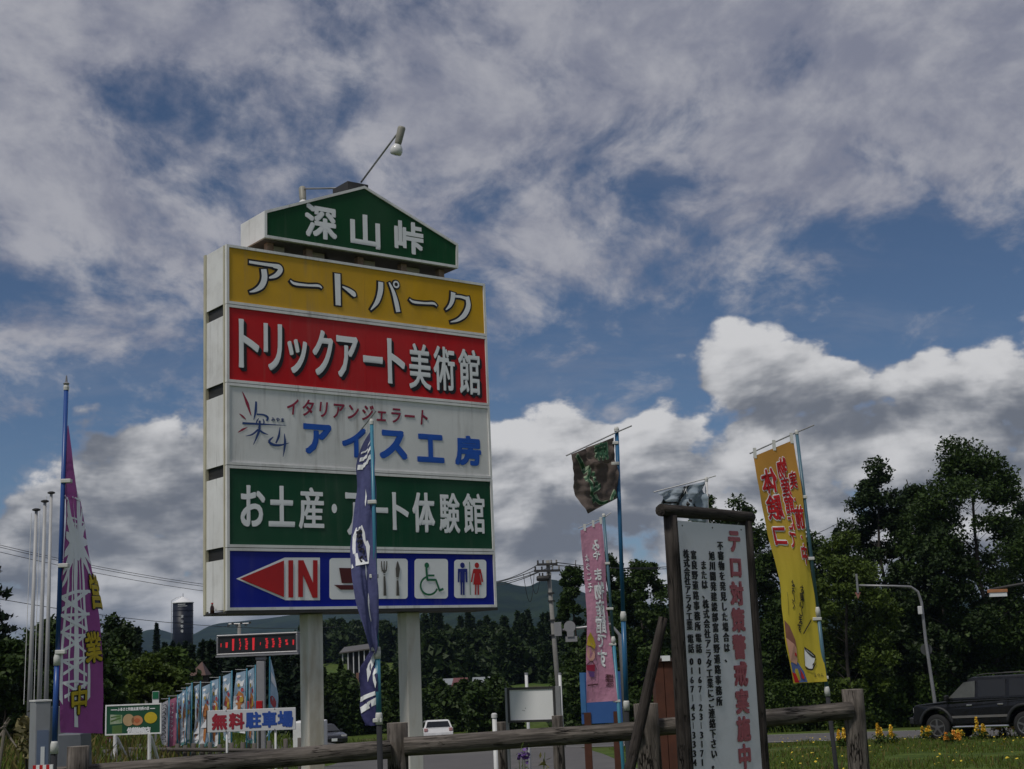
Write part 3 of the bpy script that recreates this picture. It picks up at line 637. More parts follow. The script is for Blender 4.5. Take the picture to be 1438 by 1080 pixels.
# the yellow panel: brush-shaped kana, white on a black edge
ART = [([(236, 747), (300, 757), (365, 766)], [13, 15, 18]), ([(352, 766), (380, 772), (386, 788), (366, 812), (332, 824)], [20, 26, 26, 22, 8]), ([(306, 782), (310, 825), (296, 862), (266, 884), (238, 892)], [30, 31, 28, 16, 4]),
       ([(434, 836), (455, 852), (520, 860), (570, 862), (586, 874)], [6, 15, 11, 14, 4]),
       ([(660, 804), (662, 880), (664, 956)], [34, 32, 30]), ([(684, 866), (715, 884), (738, 902), (744, 915)], [6, 22, 28, 10]),
       ([(868, 844), (866, 890), (850, 940), (820, 978)], [30, 30, 24, 4]), ([(908, 846), (928, 890), (942, 940), (952, 988)], [8, 20, 27, 26]),
       ([(1006, 926), (1026, 940), (1080, 946), (1122, 947), (1138, 960)], [6, 14, 11, 14, 4]),
       ([(1216, 894), (1212, 930), (1200, 958), (1180, 978)], [30, 26, 18, 4]), ([(1210, 912), (1250, 914), (1278, 922)], [14, 14, 18]), ([(1284, 914), (1290, 958), (1272, 1000), (1240, 1026), (1204, 1036)], [26, 30, 28, 16, 4])]
kpx = 17.6/FPX/3.4238
yp = panels[4]
for nm, m, ex, lev in (('lettering_edge', M_black, 20, .0075), ('lettering', M_letter, 0, .016)):
    P = Print(SP.pt)
    for ai, (pts, W) in enumerate(ART):
        if ai in (0, 3, 4, 6, 8, 9): P.cut.append((len(P.V), len(P.F)))
        if ex:
            a, b = Vector(pts[0]), Vector(pts[-1]); da = (a-Vector(pts[1])).normalized()*6; db = (b-Vector(pts[-2])).normalized()*6
            pts = [tuple(a+da)]+pts[1:-1]+[tuple(b+db)]
        P.stroke([ZA(p) for p in pts], [(w+ex)*kpx for w in W], lev)
        n = 18; c = ZA((942, 856)); r = 15*kpx
        if ai == 7: P.stroke([(c[0]+r*math.cos(i*2*math.pi/n), c[1]+r*math.sin(i*2*math.pi/n)) for i in range(n+1)], [(9+ex*.8)*kpx]*(n+1), lev, n=36)
    P.build(nm, m, yp)
TR = [('ト', 185, 62, 285, 305), ('リ', 305, 80, 395, 315), ('ッ', 420, 155, 515, 330), ('ク', 540, 112, 640, 340), ('ア', 655, 140, 760, 350), ('ー', 783, 236, 878, 280), ('ト', 900, 155, 985, 380), ('美', 1003, 178, 1108, 405), ('術', 1122, 190, 1225, 412), ('館', 1243, 205, 1345, 430)]
rp = panels[3]
P = Print(SP.pt)
for sh in ((.012, -.012), (.026, -.026), (.038, -.038)): fit(P, ZB, TR, .0075, .050, ring=RING8, grow=.02, sh=sh, slope=.09)
P.build('lettering_shadow', M_black, rp)
P = Print(SP.pt); fit(P, ZB, TR[:7], .016, .045, slope=.09); fit(P, ZB, TR[7:], .016, .026, slope=.09); P.build('lettering', M_letter, rp)
wp = panels[2]
P = Print(SP.pt); P.line('イタリアンジェラート', ZB((448, 484)), ZB((1075, 535)), 74*kpx, 92*kpx, .0085, bold=.02, slant=.12); P.build('small_lettering', M_crim, wp)
P = Print(SP.pt); fit(P, ZB, [('ア', 497, 562, 635, 718), ('イ', 683, 580, 800, 732), ('ス', 862, 592, 998, 742), ('工', 1043, 612, 1175, 757), ('房', 1225, 618, 1353, 772)], .0085, .05, slope=.06); P.build('lettering', M_bluepic, wp)
P = Print(SP.pt); kl = 17.1/FPX/9.82
for pts, W in [([(195, 100), (262, 262), (315, 430)], [6, 48, 6]), ([(155, 405), (200, 440), (245, 482)], [8, 28, 6]), ([(265, 592), (200, 622), (135, 662)], [6, 30, 8])]: P.cut.append((len(P.V), len(P.F))); P.stroke([ZL(p) for p in pts], [w*kl for w in W], .0085)
P.build('ray', M_crim, wp)
P = Print(SP.pt)
for pts, W in [([(385, 235), (378, 370), (352, 490)], [28, 38, 6]), ([(395, 412), (490, 420), (545, 456), (530, 505)], [22, 24, 34, 28]), ([(420, 468), (398, 500), (388, 535)], [10, 20, 18]), ([(478, 476), (492, 510), (488, 548)], [10, 20, 18]),
               ([(195, 535), (400, 546), (600, 556), (800, 566)], [34, 28, 16, 4]), ([(435, 500), (428, 620), (395, 720), (345, 835)], [28, 38, 30, 4]), ([(412, 622), (330, 690), (240, 712)], [28, 24, 4]), ([(430, 632), (490, 672), (550, 692)], [24, 26, 4]),
               ([(620, 725), (562, 785), (620, 832), (720, 838), (840, 806)], [10, 40, 38, 30, 4]), ([(712, 590), (695, 715), (655, 812)], [8, 36, 22]), ([(772, 680), (780, 820), (755, 1000)], [8, 40, 4])]:
    P.stroke([ZL(p) for p in pts], [w*kl for w in W], .0085)
P.line('みやま', ZL((620, 482)), ZL((748, 492)), 66*kl, 66*kl, .0085, bold=.02); P.build('logo', M_navypic, wp)
gp_ = panels[1]
P = Print(SP.pt); fit(P, ZC, [('お', 195, 140, 315, 345), ('土', 330, 142, 457, 345), ('ア', 700, 175, 800, 385), ('ー', 812, 246, 905, 278), ('ト', 925, 175, 1005, 360), ('体', 1022, 175, 1130, 372)], .0085, .04, slope=.04)
fit(P, ZC, [('産', 475, 150, 597, 355), ('験', 1150, 178, 1250, 375), ('館', 1265, 180, 1370, 377)], .0085, .028, slope=.04)
P.build('lettering', M_letter, gp_); P = Print(SP.pt); P.disc(ZC((647, 254)), 15*kpx, .0085, ry=23*kpx); P.build('letter', M_letter, gp_)
bp = panels[0]
P = Print(SP.pt); P.poly([ZC(p) for p in ((175, 592), (412, 695), (578, 695), (578, 490), (408, 490))], .0075)
def rrect(x0, y0, x1, y1, r, Z, sl=0.):
    out = []
    for cx, cy, a0 in ((x1-r, y0+r, -90), (x1-r, y1-r, 0), (x0+r, y1-r, 90), (x0+r, y0+r, 180)):
        for k in range(5):
            a = math.radians(a0+k*22.5); out.append(Z((cx+r*math.cos(a), cy+r*math.sin(a))))
    return out[::-1]
for x0, x1, y0, y1 in ((122, 335, 132, 452), (440, 730, 136, 448), (782, 1042, 138, 446), (1090, 1340, 144, 442)): P.poly(rrect(x0 if x0 != 440 else 470, y0, x1, y1, 24, ZD), .0075)
P.build('pictogram_field', M_letter, bp)
P = Print(SP.pt); P.poly([ZC(p) for p in ((192, 592), (404, 680), (404, 504))], .016)
P.poly([ZC(p) for p in ((425, 682), (448, 682), (448, 503), (425, 503))], .016)
P.poly([ZC(p) for p in ((472, 680), (495, 680), (495, 572), (541, 683), (565, 683), (565, 503), (543, 503), (543, 612), (497, 503), (472, 503))], .016); P.build('arrow_and_lettering', M_redpic, bp)
P = Print(SP.pt); P.poly([ZD(p) for p in ((195, 208), (216, 326), (300, 326), (320, 210))], .016); P.poly([ZD(p) for p in ((155, 340), (208, 377), (305, 377), (330, 342))], .016); P.build('cup_pictogram', M_brownpic, bp)
P = Print(SP.pt); kd = 18.3/FPX/5.53
for x in (525, 545, 565): P.stroke([ZD((x, 156)), ZD((x, 190)), ZD((x-(x-546)*.3, 235))], [8*kd, 9*kd, 12*kd], .016)
P.stroke([ZD((546, 225)), ZD((546, 250))], [40*kd, 14*kd], .016, 4); P.stroke([ZD((546, 258)), ZD((546, 266))], [16*kd, 16*kd], .016, 2); P.stroke([ZD((546, 272)), ZD((549, 350)), ZD((551, 424))], [16*kd, 22*kd, 27*kd], .016)
P.stroke([ZD((648, 158)), ZD((650, 215)), ZD((647, 284))], [6*kd, 40*kd, 22*kd], .016); P.stroke([ZD((647, 290)), ZD((647, 298))], [18*kd, 18*kd], .016, 2); P.stroke([ZD((647, 304)), ZD((649, 360)), ZD((650, 424))], [16*kd, 24*kd, 28*kd], .016); P.build('cutlery_pictogram', M_greypic, bp)
P = Print(SP.pt); P.disc(ZD((876, 188)), 19*kd*1.15, .016)
for pts, w in (([(872, 206), (876, 260), (880, 302)], 17), ([(886, 267), (912, 267), (935, 267)], 14), ([(876, 301), (912, 301), (950, 302)], 15), ([(946, 302), (960, 342), (974, 384)], 15), ([(968, 384), (986, 378), (1004, 371)], 17)): P.stroke([ZD(p) for p in pts], [w*kd*1.1]*3, .016, 6)
P.stroke([ZD((893+66*math.cos(a), 346+70*math.sin(a))) for a in [math.radians(d) for d in range(20, 262, 15)]], [14*kd*1.1]*17, .016, 34); P.build('wheelchair_pictogram', M_greenpic, bp)
def figure(x, skirt, m):
    P = Print(SP.pt); P.disc(ZD((x, 188)), 20*kd*1.1, .016)
    if not skirt:
        P.poly([ZD((x+a, b)) for a, b in ((-36, 215), (-36, 320), (-25, 320), (-22, 240), (-18, 240), (-18, 322), (18, 322), (18, 240), (22, 240), (26, 320), (38, 320), (37, 215))], .016)
        for s in (-1, 1): P.poly([ZD((x+q, b)) for q, b in (((-15, 322), (-15, 418), (-3, 418), (-3, 322)) if s < 0 else ((3, 322), (3, 418), (16, 418), (16, 322)))], .016)
    else:
        P.poly([ZD((x+a, b)) for a, b in ((-25, 215), (-26, 250), (-18, 250), (-28, 338), (36, 340), (20, 250), (25, 248), (26, 217))], .016)
        for s in (-1, 1):
            P.stroke([ZD((x+s*24, 220)), ZD((x+s*34, 270)), ZD((x+s*42, 318))], [14*kd]*3, .016, 6); P.stroke([ZD((x+s*9, 336)), ZD((x+s*10, 380)), ZD((x+s*11, 417))], [14*kd]*3, .016, 6)
    P.build('person_pictogram', m, bp)
figure(1153, 0, mat('pictogram_blue', (.01, .02, .20), .45)); figure(1265, 1, M_redpic)
P = Print(SP.pt); P.stroke([ZD((1208, 162)), ZD((1211, 290)), ZD((1214, 418))], [6*kd]*3, .016); P.build('divider', M_greenpic, bp)
# small bottle on the sign's lower ledge
bu = SP.pt(-.055, vs_[0]-.02, -.27)
SP.box(MB(), -.10, -.0145, vs_[0]-.034, vs_[0]-.02, -.36, -.20).build('ledge', M_dark, sign)
bt = thing('bottle', 'tiny dark bottle standing on the ledge at the lower left of the big sign', 'bottle', bu)
MB().lathe(bu+Vector((0, 0, .001)), (0, 0, 1), [(0, .022), (.006, .026), (.06, .026), (.08, .023), (.10, .012), (.115, .011)], 12).build('glass_body', mat('bottle_brown', (.03, .012, .01), .15), bt, smooth=True)
MB().lathe(bu+Vector((0, 0, .1165)), (0, 0, 1), [(0, .013), (.014, .013)], 10).build('cap', M_redpic, bt)

# ================================================================== notice board between log posts
BP = Plane(at(951, 731, 9.0), ray(2570, 852)[:2])
def zb(x, y): return BP.uv(x, y)
bw = (BP.uv(1046, 738)[0]); bh0 = -1.86
gb_ = BP.pt(bw/2, 0, -.05); gb_.z = ground(gb_.x, gb_.y)
nb = thing('notice_board', 'white notice board with red and black upright lettering framed by dark logs', 'notice board', gb_)
bd = BP.box(MB(), 0, bw, bh0, 0, -.012, 0).build('board', mat('board_white', (.74, .74, .77), .4, .04, 3, dirt=.3, dirt_c=(.38, .36, .34), dscale=3), nb)
for u, r in ((-.042, .045), (bw+.043, .043)):
    q = BP.pt(u, 0, -.02); log_mesh('post', (q.x, q.y, ground(q.x, q.y)-.1), (q.x+.0, q.y, BP.O.z+.03), r*1.08, r*.96, M_wood2, nb, end=M_wood2)
a_, b_ = BP.pt(-.145, .062, -.02), BP.pt(bw+.115, .06, -.02); log_mesh('top_log', a_, b_, .040, .037, M_wood2, nb, end=M_wood2)
for u, v in ((.05, -.03), (bw-.05, -.03), (bw/2, -.03)):
    MB().lathe(BP.pt(u, v, .0005), BP.n, [(0, .006), (.003, .004)], 8).build('screw', M_greypic, bd)
M_faded = mat('faded_red_film', (.42, .11, .13), .5, .12, 30)
k9 = 9.25/FPX
P = Print(BP.pt); P.line('テロ対策警戒実施中', zb(1030.6, 759.4), zb(1045.4, 1062.4), 30*k9*1.1, 34*k9, .001, bold=.055); P.build('red_lettering', M_faded, bd)
P = Print(BP.pt); kw = dict(bold=.016)
P.line('不審物を発見した場合は、', zb(1010.7, 766.3), zb(1021, 924), 13.2*k9*1.1, 13.4*k9, .001, **kw)
P.line('旭川開発建設部富良野道路事務所', zb(999, 780.4), zb(1009.6, 984.6), 13.2*k9*1.1, 13.4*k9, .001, **kw)
P.line('または、株式会社アラタ工業にご連絡下さい。', zb(987.4, 793.7), zb(1003, 1073), 13.2*k9*1.1, 13.4*k9, .001, **kw)
for (x0, y0, x1, y1, t) in ((973.5, 779.3, 979.3, 879.3, '富良野道路事務所'), (963, 778, 968, 878.5, '株式会社アラタ工業'), (980.2, 895.7, 980.9, 910.6, '電話'), (969, 897, 970, 910.6, '電話')):
    P.line(t, zb(x0, y0), zb(x1, y1), 12.5*k9*1.1, 13*k9, .001, **kw)
for (x0, y0, x1, y1, t) in ((981.5, 928.5, 985.7, 1070.4, '0167|23|3171'), (970.4, 928.5, 975, 1070.7, '0167|45|3334')):
    for i, c in enumerate(t):
        q = zb(x0+(x1-x0)*i/11, y0+(y1-y0)*i/11)
        if c == '|': P.stroke([(q[0], q[1]+.02), (q[0], q[1]-.02)], [.006, .006], .001, 3)
        else: P.glyph(c, *q, 14*k9*1.1, 12.5*k9, .001, bold=.006)
P.build('black_lettering', M_black, bd)
# ================================================================== log fence in the foreground
FY = 9.9
def fpt(px, py, Y): return at(px, py, Y)
def fence_post(px, py, Y, wpx, label_part=None, parent=None, m=None):
    p = at(px, py, Y); r = wpx*mpp(Y)/2
    return log_mesh('post', (p.x, p.y, ground(p.x, p.y)-.15), p, r*1.06, r, m or M_wood, parent)
fb = at(560, 1015, 9.9); fb.z = ground(fb.x, fb.y)
fen = thing('log_fence', 'weathered log post-and-rail fence running across the foreground', 'fence', fb)
fence_post(558, 1015, 9.9, 29, parent=fen); fence_post(908, 988, 9.9, 33, parent=fen); fence_post(1197, 968, 10.2, 29, parent=fen); fence_post(111, 1048, 9.4, 30, parent=fen, m=M_wood)
def rail(x0, y0, x1, y1, Y0, Y1, w0, w1): return log_mesh('rail', at(x0, y0, Y0), at(x1, y1, Y1), w0*mpp(Y0)/2, w1*mpp(Y1)/2, M_wood, fen, seg=16)
rail(60, 1093, 548, 1052, 9.46, 9.8, 27, 25); rail(568, 1049, 900, 1026, 9.85, 9.85, 25, 25); rail(898, 1024, 1196, 998, 9.97, 10.15, 24, 23)
# leaning prop log and grey timber by the board
pr = at(905, 1085, 9.5); q0 = Vector((pr.x-.03, pr.y, ground(pr.x, pr.y)+.0))
log_mesh('log', at(880, 1100, 9.35), at(931, 868, 9.55), .038, .033, M_wood2, loc=(0, 0, 0)); lg = bpy.context.scene.objects[-1] if False else [o for o in col.objects if o.name.startswith('log') and o.type == 'MESH' and o.parent is None][-1]
lg.name = 'prop_log'; tag(lg, 'dark round log leaning against the left post of the notice board', 'log')
e0 = lg.location.copy()
st = log_mesh('post_stump', (0, 0, 0), (0, 0, 1), .05, .05, M_wood, loc=(0, 0, 0)); pz = at(703, 1014, 13.0)
st.rotation_quaternion = (1, 0, 0, 0); st.location = (pz.x, pz.y, ground(pz.x, pz.y)-.05); st.scale = (1, 1, pz.z-ground(pz.x, pz.y)+.05); tag(st, 'grey wooden post in front of the blank white board', 'post')
s2 = log_mesh('post_stump', (0, 0, 0), (0, 0, 1), .056, .05, M_wood, loc=(0, 0, 0)); pz = at(783, 1005, 13.0)
s2.rotation_quaternion = (1, 0, 0, 0); s2.location = (pz.x, pz.y, ground(pz.x, pz.y)-.05); s2.scale = (1, 1, pz.z-ground(pz.x, pz.y)+.05); tag(s2, 'rough grey post right of the blank white board, behind the rail', 'post')
pz = at(694, 1003, 12.7); wpst = thing('marker_post', 'thin white marker post standing left of the blank white board', 'post', (pz.x, pz.y, ground(pz.x, pz.y)))
MB().tube([(pz.x, pz.y, ground(pz.x, pz.y)-.1), pz-Vector((0, 0, .03))], .02, 10).build('shaft', M_alu, wpst, smooth=True); MB().lathe(pz-Vector((0, 0, .03)), (0, 0, 1), [(0, .026), (.03, .026), (.04, .015)], 10).build('cap', M_alu, wpst)

# ================================================================== banners on poles
class Cloth:
    def __init__(s, L, R_e, amp=.02, waves=2.2, ph=0., nu=14, nv=44, sag=0.):
        s.nu, s.nv = nu, nv; s.L = catmull(L, nv); s.R = catmull(R_e, nv); s.amp, s.w, s.ph = amp, waves, ph
    def base(s, u, v):
        t = max(0, min(1, v))*s.nv; k = min(int(t), s.nv-1); f = t-k; return s.L[k].lerp(s.L[k+1], f).lerp(s.R[k].lerp(s.R[k+1], f), u)
    def pt(s, u, v, h=0.):
        e = .01; p = s.base(u, v); du = s.base(min(1, u+e), v)-s.base(max(0, u-e), v); dv = s.base(u, min(1, v+e))-s.base(u, max(0, v-e))
        n = dv.cross(du); n = n.normalized() if n.length > 1e-12 else Vector((0, -1, 0))
        if n.y > 0 and abs(n.y) > .05: n = -n
        d = s.amp*(math.sin(6.283*(s.w*u*.55+1.1*v)+s.ph)+.5*math.sin(6.283*(1.4*u-2.3*v)+s.ph*2))*min(1, 4*v)*(.35+.65*abs(2*u-1))
        cr = .18*s.amp*(math.sin(31*u+17*v+s.ph*5)+math.sin(13*u-43*v+s.ph*3))*min(1, 6*v)
        return p+n*(d+cr+h)
    def build(s, name, m, parent):
        V = [s.pt(i/s.nu, j/s.nv) for j in range(s.nv+1) for i in range(s.nu+1)]; k = s.nu+1
        F = [(j*k+i, (j+1)*k+i, (j+1)*k+i+1, j*k+i+1) for j in range(s.nv) for i in range(s.nu)]
        return mesh(name, V, F, m, parent, smooth=True)
def clothmat(name, c, c2=None, rot=0.): return mat(name, c, .75, .1, 2.5, trans=.3, spec=.15, c2=c2, bump=.02, bscale=5.5)
M_clip = mat('white_clip', (.58, .58, .55), .5, .05)
def img_y(q): c = CAMROT.transposed() @ (q-Vector((0, 0, EYE))); return CY-FPX*c.y/-c.z
def pole_at(P, py):         # fraction of the pole's height seen at that picture height
    top, bot = Vector(P[0]), Vector(P[1]); return min(((abs(img_y(bot.lerp(top, k/400))-py), k/400) for k in range(401)))[1]
def pole_part(t, P, r0, r1, m, lowm=None, joints=()):
    """a telescopic pole: joints are (height in the picture, radius below, material below)"""
    top, bot = Vector(P[0]), Vector(P[1]); hi, r, mm = top, r1, m; d = (top-bot).normalized(); nm = 'pole'
    for py, rb, mb_ in joints:
        j = bot.lerp(top, pole_at(P, py)); MB().tube([j, hi], r, 12).build(nm, mm, t, smooth=True)
        MB().lathe(j-d*.05, d, [(0, rb*1.25), (.045, rb*1.28), (.06, r*1.25), (.07, r*1.05)], 12).build('joint', M_clip, t, smooth=True); hi, r, mm, nm = j-d*.04, rb, mb_, 'lower_pole'
    MB().tube([bot, hi], r, 12).build(nm, mm, t, smooth=True)
    MB().lathe(top, d, [(0, r1*1.2), (.02, r1*1.3), (.035, r1*.8)], 10).build('pole_cap', M_clip, t)
def onpole(P, f): return Vector(P[1]).lerp(Vector(P[0]), f)
def pole_pts(px0, py0, px1, py1, Y):          # seen top and a lower seen point, carried down to the ground
    a, b = at(px0, py0, Y), at(px1, py1, Y); d = (a-b); d.y = 0
    g = ground(b.x, Y)-.08; k = (b.z-g)/d.z; return (a, b-d*k)
def clip(t, P, py, w=.05, side=1, r=.02):
    z = at(0, py, 1) ; top, bot = Vector(P[0]), Vector(P[1])
    f = 0.; best = 1e9
    for k in range(200):
        q = bot.lerp(top, k/199); c = CAMROT.transposed() @ (q-Vector((0, 0, EYE))); y = CY-FPX*c.y/-c.z
        if abs(y-py) < best: best = abs(y-py); f = k/199
    q = bot.lerp(top, f); MB().box(q+Vector((side*w*.4, 0, 0)), (w*.6, 0, 0), (0, r, 0), (0, 0, .012)).build('clip', M_clip, t, bevel=.004)
# --- purple banner on the left, seen end-on
Y = 8.4; PP = pole_pts(93, 548, 76, 1060, Y); t = thing('nobori_banner', 'purple upright banner with big wheel print on a dark blue pole', 'banner', PP[1])
M_pblue = mat('pole_navy', (.018, .07, .27), .35, .08, 4, dirt=.2, dirt_c=(.05, .06, .1)); M_lowp = mat('lower_pole_grey', (.035, .036, .040), .85, .1, 4, spec=.08)
pole_part(t, PP, .015, .0135, M_pblue, joints=((922, .0165, M_pblue), (1045, .018, M_lowp)))
tp = PP[0]; MB().lathe(tp+Vector((0, 0, .03)), (0, 0, 1), [(0, .012), (.01, .02), (.02, .008), (.06, .004)], 8).build('tip', M_steel, t)
Lx = [(95, 598), (92, 690), (88, 780), (85, 880), (83, 960), (84, 1029)]
Rx = [(96, 597), (110, 692), (125, 785), (141, 876), (147, 950), (143, 1030)]
Lp, Rp = [], []
for (a, b), (c, d) in zip(Lx, Rx):
    lat = (c-a)*mpp(Y); Lp.append(at(a, b, Y-.01)); dpt = math.sqrt(max(.01, .34-lat*lat)); Rp.append(at(c, d, Y+dpt*.55))
CL = Cloth(Lp, Rp, .010, 1.6, .4); fl = CL.build('cloth', clothmat('purple_cloth', (.35, .095, .31)), t)
P = Print(CL.pt, .0003); lw = .030
def cs(px, py):     # photograph pixel to cloth coordinates (front face)
    best = (0, 0, 1e9)
    for j in range(0, 61):
        v = j/60; a, b = CL.base(0, v), CL.base(1, v)
        ca = CAMROT.transposed() @ (a-Vector((0, 0, EYE))); cb = CAMROT.transposed() @ (b-Vector((0, 0, EYE)))
        xa, ya, xb, yb = CX+FPX*ca.x/-ca.z, CY-FPX*ca.y/-ca.z, CX+FPX*cb.x/-cb.z, CY-FPX*cb.y/-cb.z
        u = (px-xa)/(xb-xa) if abs(xb-xa) > .3 else .5; e = abs(ya+(yb-ya)*u-py)
        if e < best[2]: best = (u, v, e)
    return (max(.01, min(.99, best[0])), best[1])
hub = cs(107, 758); 
for k in range(22):
    a = 2*math.pi*k/22+.1; e = (107+math.cos(a)*26, 758+math.sin(a)*95)
    if e[1] < 830: P.stroke([hub, cs(*e)], [.05, .014], .003, 8)
P.disc(hub, .17, .003, 24, .026); P.disc((hub[0]-.01, hub[1]+.03), .12, .003, 20, .03)
for y in (648, 655, 690, 697, 728, 735): P.stroke([(.03, cs(90, y)[1]+.004), (.5, cs(100, y)[1]-.003), (.97, cs(100, y)[1]+.008)], [.006]*3, .003, 12)
for x0, x1, w in ((99, 84, .05), (106, 105, .09), (113, 124, .05), (103, 94, .025), (109, 117, .025)): P.stroke([cs(x0, 775), cs((x0+x1)/2, 870), cs(x1, 1022 if x1 == 105 else 985)], [w*.8, w, w*1.3], .003, 16)
for y in (835, 862, 890, 925, 958): P.stroke([cs(86, y), cs(105, y), cs(124, y)], [.009]*3, .003, 8); P.stroke([cs(88, y), cs(120, y+24)], [.012]*2, .003, 8); P.stroke([cs(120, y), cs(88, y+24)], [.012]*2, .003, 8)
P.build('wheel_print', M_letter, fl)
for nm, m, bd_, lev, rg in (('lettering_edge', M_black, .075, .0055, RING8), ('lettering', mat('banner_yellow', (.55, .40, .015), .6), .028, .0085, RING4)):
    P = Print(CL.pt, .00025)
    for ch, x, y, w, h in (('営', 132, 834, .44, .105), ('業', 130, 909, .44, .118), ('中', 109, 984, .42, .10)): P.glyph(ch, *cs(x, y), w, -h, lev, bold=bd_, ring=rg)
    P.build(nm, m, fl)
for y in (675, 794, 917): clip(t, PP, y, .05)
# --- navy banner in front of the big sign
Y = 8.7; PP = pole_pts(522, 596, 533, 1040, Y); t = thing('nobori_banner', 'navy twisted banner with white patches on a pale blue pole before the sign', 'banner', PP[1])
M_pteal = mat('pole_teal', (.045, .20, .29), .35, .08, 4); M_pgrey = mat('pole_blue_grey', (.07, .15, .20), .4, .1, 4)
pole_part(t, PP, .016, .0115, M_pteal, joints=((914, .0165, M_pteal), (1006, .017, M_lowp)))
MB().tube([PP[0]+Vector((-.07, .05, -.02)), PP[0]+Vector((.03, -.02, .08))], .004, 6).build('cross_rod', M_steel, t)
Lx = [(520, 606), (505, 642), (498, 690), (492, 752), (493, 800), (503, 850), (515, 905), (520, 917)]; Rx = [(523, 604), (525, 645), (526, 690), (528, 752), (529, 800), (530, 850), (531, 900), (532, 917)]
CL = Cloth([at(a, b, Y+.02+.10*math.sin(i*.9)) for i, (a, b) in enumerate(Lx)], [at(a, b, Y-.012) for a, b in Rx], .022, 2.5, 1.2, nu=18)
M_navy = clothmat('navy_cloth', (.11, .118, .26)); fl = CL.build('cloth', M_navy, t)
P = Print(CL.pt, .0003)
P.stroke([(.08, .155), (.4, .14), (.93, .085)], [.018]*3, .004); P.stroke([(.05, .19), (.4, .178), (.93, .125)], [.022]*3, .004); P.stroke([(.1, .125), (.5, .10), (.8, .06)], [.008]*3, .004)
P.poly([(.02, .565), (.05, .43), (.13, .40), (.50, .395), (.74, .47), (.70, .545), (.22, .56)], .004)
P.stroke([(.62, .29), (.60, .33)], [.06, .03], .004, 5); P.stroke([(.60, .56), (.57, .60)], [.05, .05], .004, 5); P.stroke([(.62, .67), (.58, .72), (.60, .77)], [.02, .09, .02], .004, 6)
P.build('white_print', M_letter, fl)
P = Print(CL.pt, .0003, 5.)
for pts in ([(.25, .42), (.5, .415)], [(.28, .435), (.48, .43)], [(.38, .405), (.36, .445)], [(.28, .455), (.5, .45), (.42, .47), (.3, .475)], [(.34, .49), (.55, .485), (.5, .505)], [(.5, .515), (.38, .53), (.5, .545)], [(.6, .515), (.6, .522)]): P.stroke(pts, [.045]*len(pts), .008, 8)
P.build('script', M_black, fl)
Lx = [(521, 913), (509, 935), (504, 962), (505, 995), (513, 1018)]; Rx = [(530, 912), (531, 935), (532, 962), (532, 990), (532, 1020)]
CL = Cloth([at(a, b, Y+.05) for a, b in Lx], [at(a, b, Y-.012) for a, b in Rx], .014, 1.5, .2, nv=24); fl = CL.build('lower_cloth', clothmat('navy_cloth_dark', (.06, .06, .16)), t)
P = Print(CL.pt, .0003); P.stroke([(.75, .05), (.35, .38)], [.20, .22], .004); P.stroke([(.95, .28), (.8, .36), (.95, .50)], [.1, .12, .1], .004); P.stroke([(.03, .655), (.85, .60)], [.05, .05], .004, 6); P.stroke([(.05, .775), (.98, .685)], [.075, .085], .004, 6); P.stroke([(.85, .87), (1, .83)], [.06, .08], .004, 4); P.build('white_print', M_letter, fl)
for y in (705, 808, 912, 1010): clip(t, PP, y, .045, -.5)
# --- brown folded banner
Y = 10.6; PP = pole_pts(866, 606, 880, 1000, Y); t = thing('nobori_banner', 'brown banner with green lettering folded up against its blue pole', 'banner', PP[1])
M_pb = mat('pole_blue', (.022, .115, .24), .35, .08, 4); pole_part(t, PP, .016, .0155, M_pb, joints=((862, .018, M_pb), (988, .018, M_lowp)))
MB().tube([at(795, 640, Y-.12), at(866, 607, Y-.02), at(887, 598, Y+.02)], .006, 6).build('cross_rod', M_steel, t)
M_brn = clothmat('brown_cloth', (.14, .112, .10))
Lx = [(802, 638), (805, 668), (810, 695), (824, 722)]; Rx = [(862, 614), (865, 640), (866, 672), (868, 699)]
CL = Cloth([at(a, b, Y-.13+.02*i) for i, (a, b) in enumerate(Lx)], [at(a, b, Y-.015) for a, b in Rx], .035, 2.6, .7, nu=20, nv=30); fl = CL.build('cloth', M_brn, t)
for nm, m, ex, lev in (('lettering_edge', mat('pale_green_print', (.30, .38, .26), .6), .016, .004), ('lettering', mat('dark_green_print', (.03, .10, .05), .6), 0, .008)):
    P = Print(CL.pt, .0003)
    for pts in ([(.1, .06), (.22, .22), (.3, .35)], [(.24, .36), (.36, .33), (.33, .45), (.24, .47)], [(.3, .50), (.36, .60), (.33, .72)], [(.40, .44), (.46, .46)], [(.42, .53), (.5, .54)], [(.44, .62), (.54, .62)], [(.34, .70), (.48, .69), (.6, .67)], [(.30, .72), (.40, .84), (.5, .93), (.66, .965)], [(.28, .84), (.46, .80)], [(.74, .97), (.82, .88), (.9, .84)], [(.86, .95), (.95, .9)]):
        P.stroke(pts, [.05+ex*2]*len(pts), lev, 10)
    P.build(nm, m, fl)
Lx = [(822, 629), (824, 640), (829, 651)]; Rx = [(861, 615), (861, 632), (857, 650)]
CL = Cloth([at(a, b, Y-.20) for a, b in Lx], [at(a, b, Y-.09) for a, b in Rx], .010, 1, .1, nv=12); f2 = CL.build('flap', clothmat('brown_cloth_light', (.19, .15, .13)), t)
for nm, m, bd_, lev in (('lettering_edge', MATS['pale_green_print'], .09, .004), ('lettering', MATS['dark_green_print'], .04, .008)):
    P = Print(CL.pt, .0003); P.glyph('麻', .55, .42, .5, -.8, lev, bold=bd_, ring=RING8, mirror=True); P.build(nm, m, f2)
for y in (622, 650): clip(t, PP, y, .05, -1)
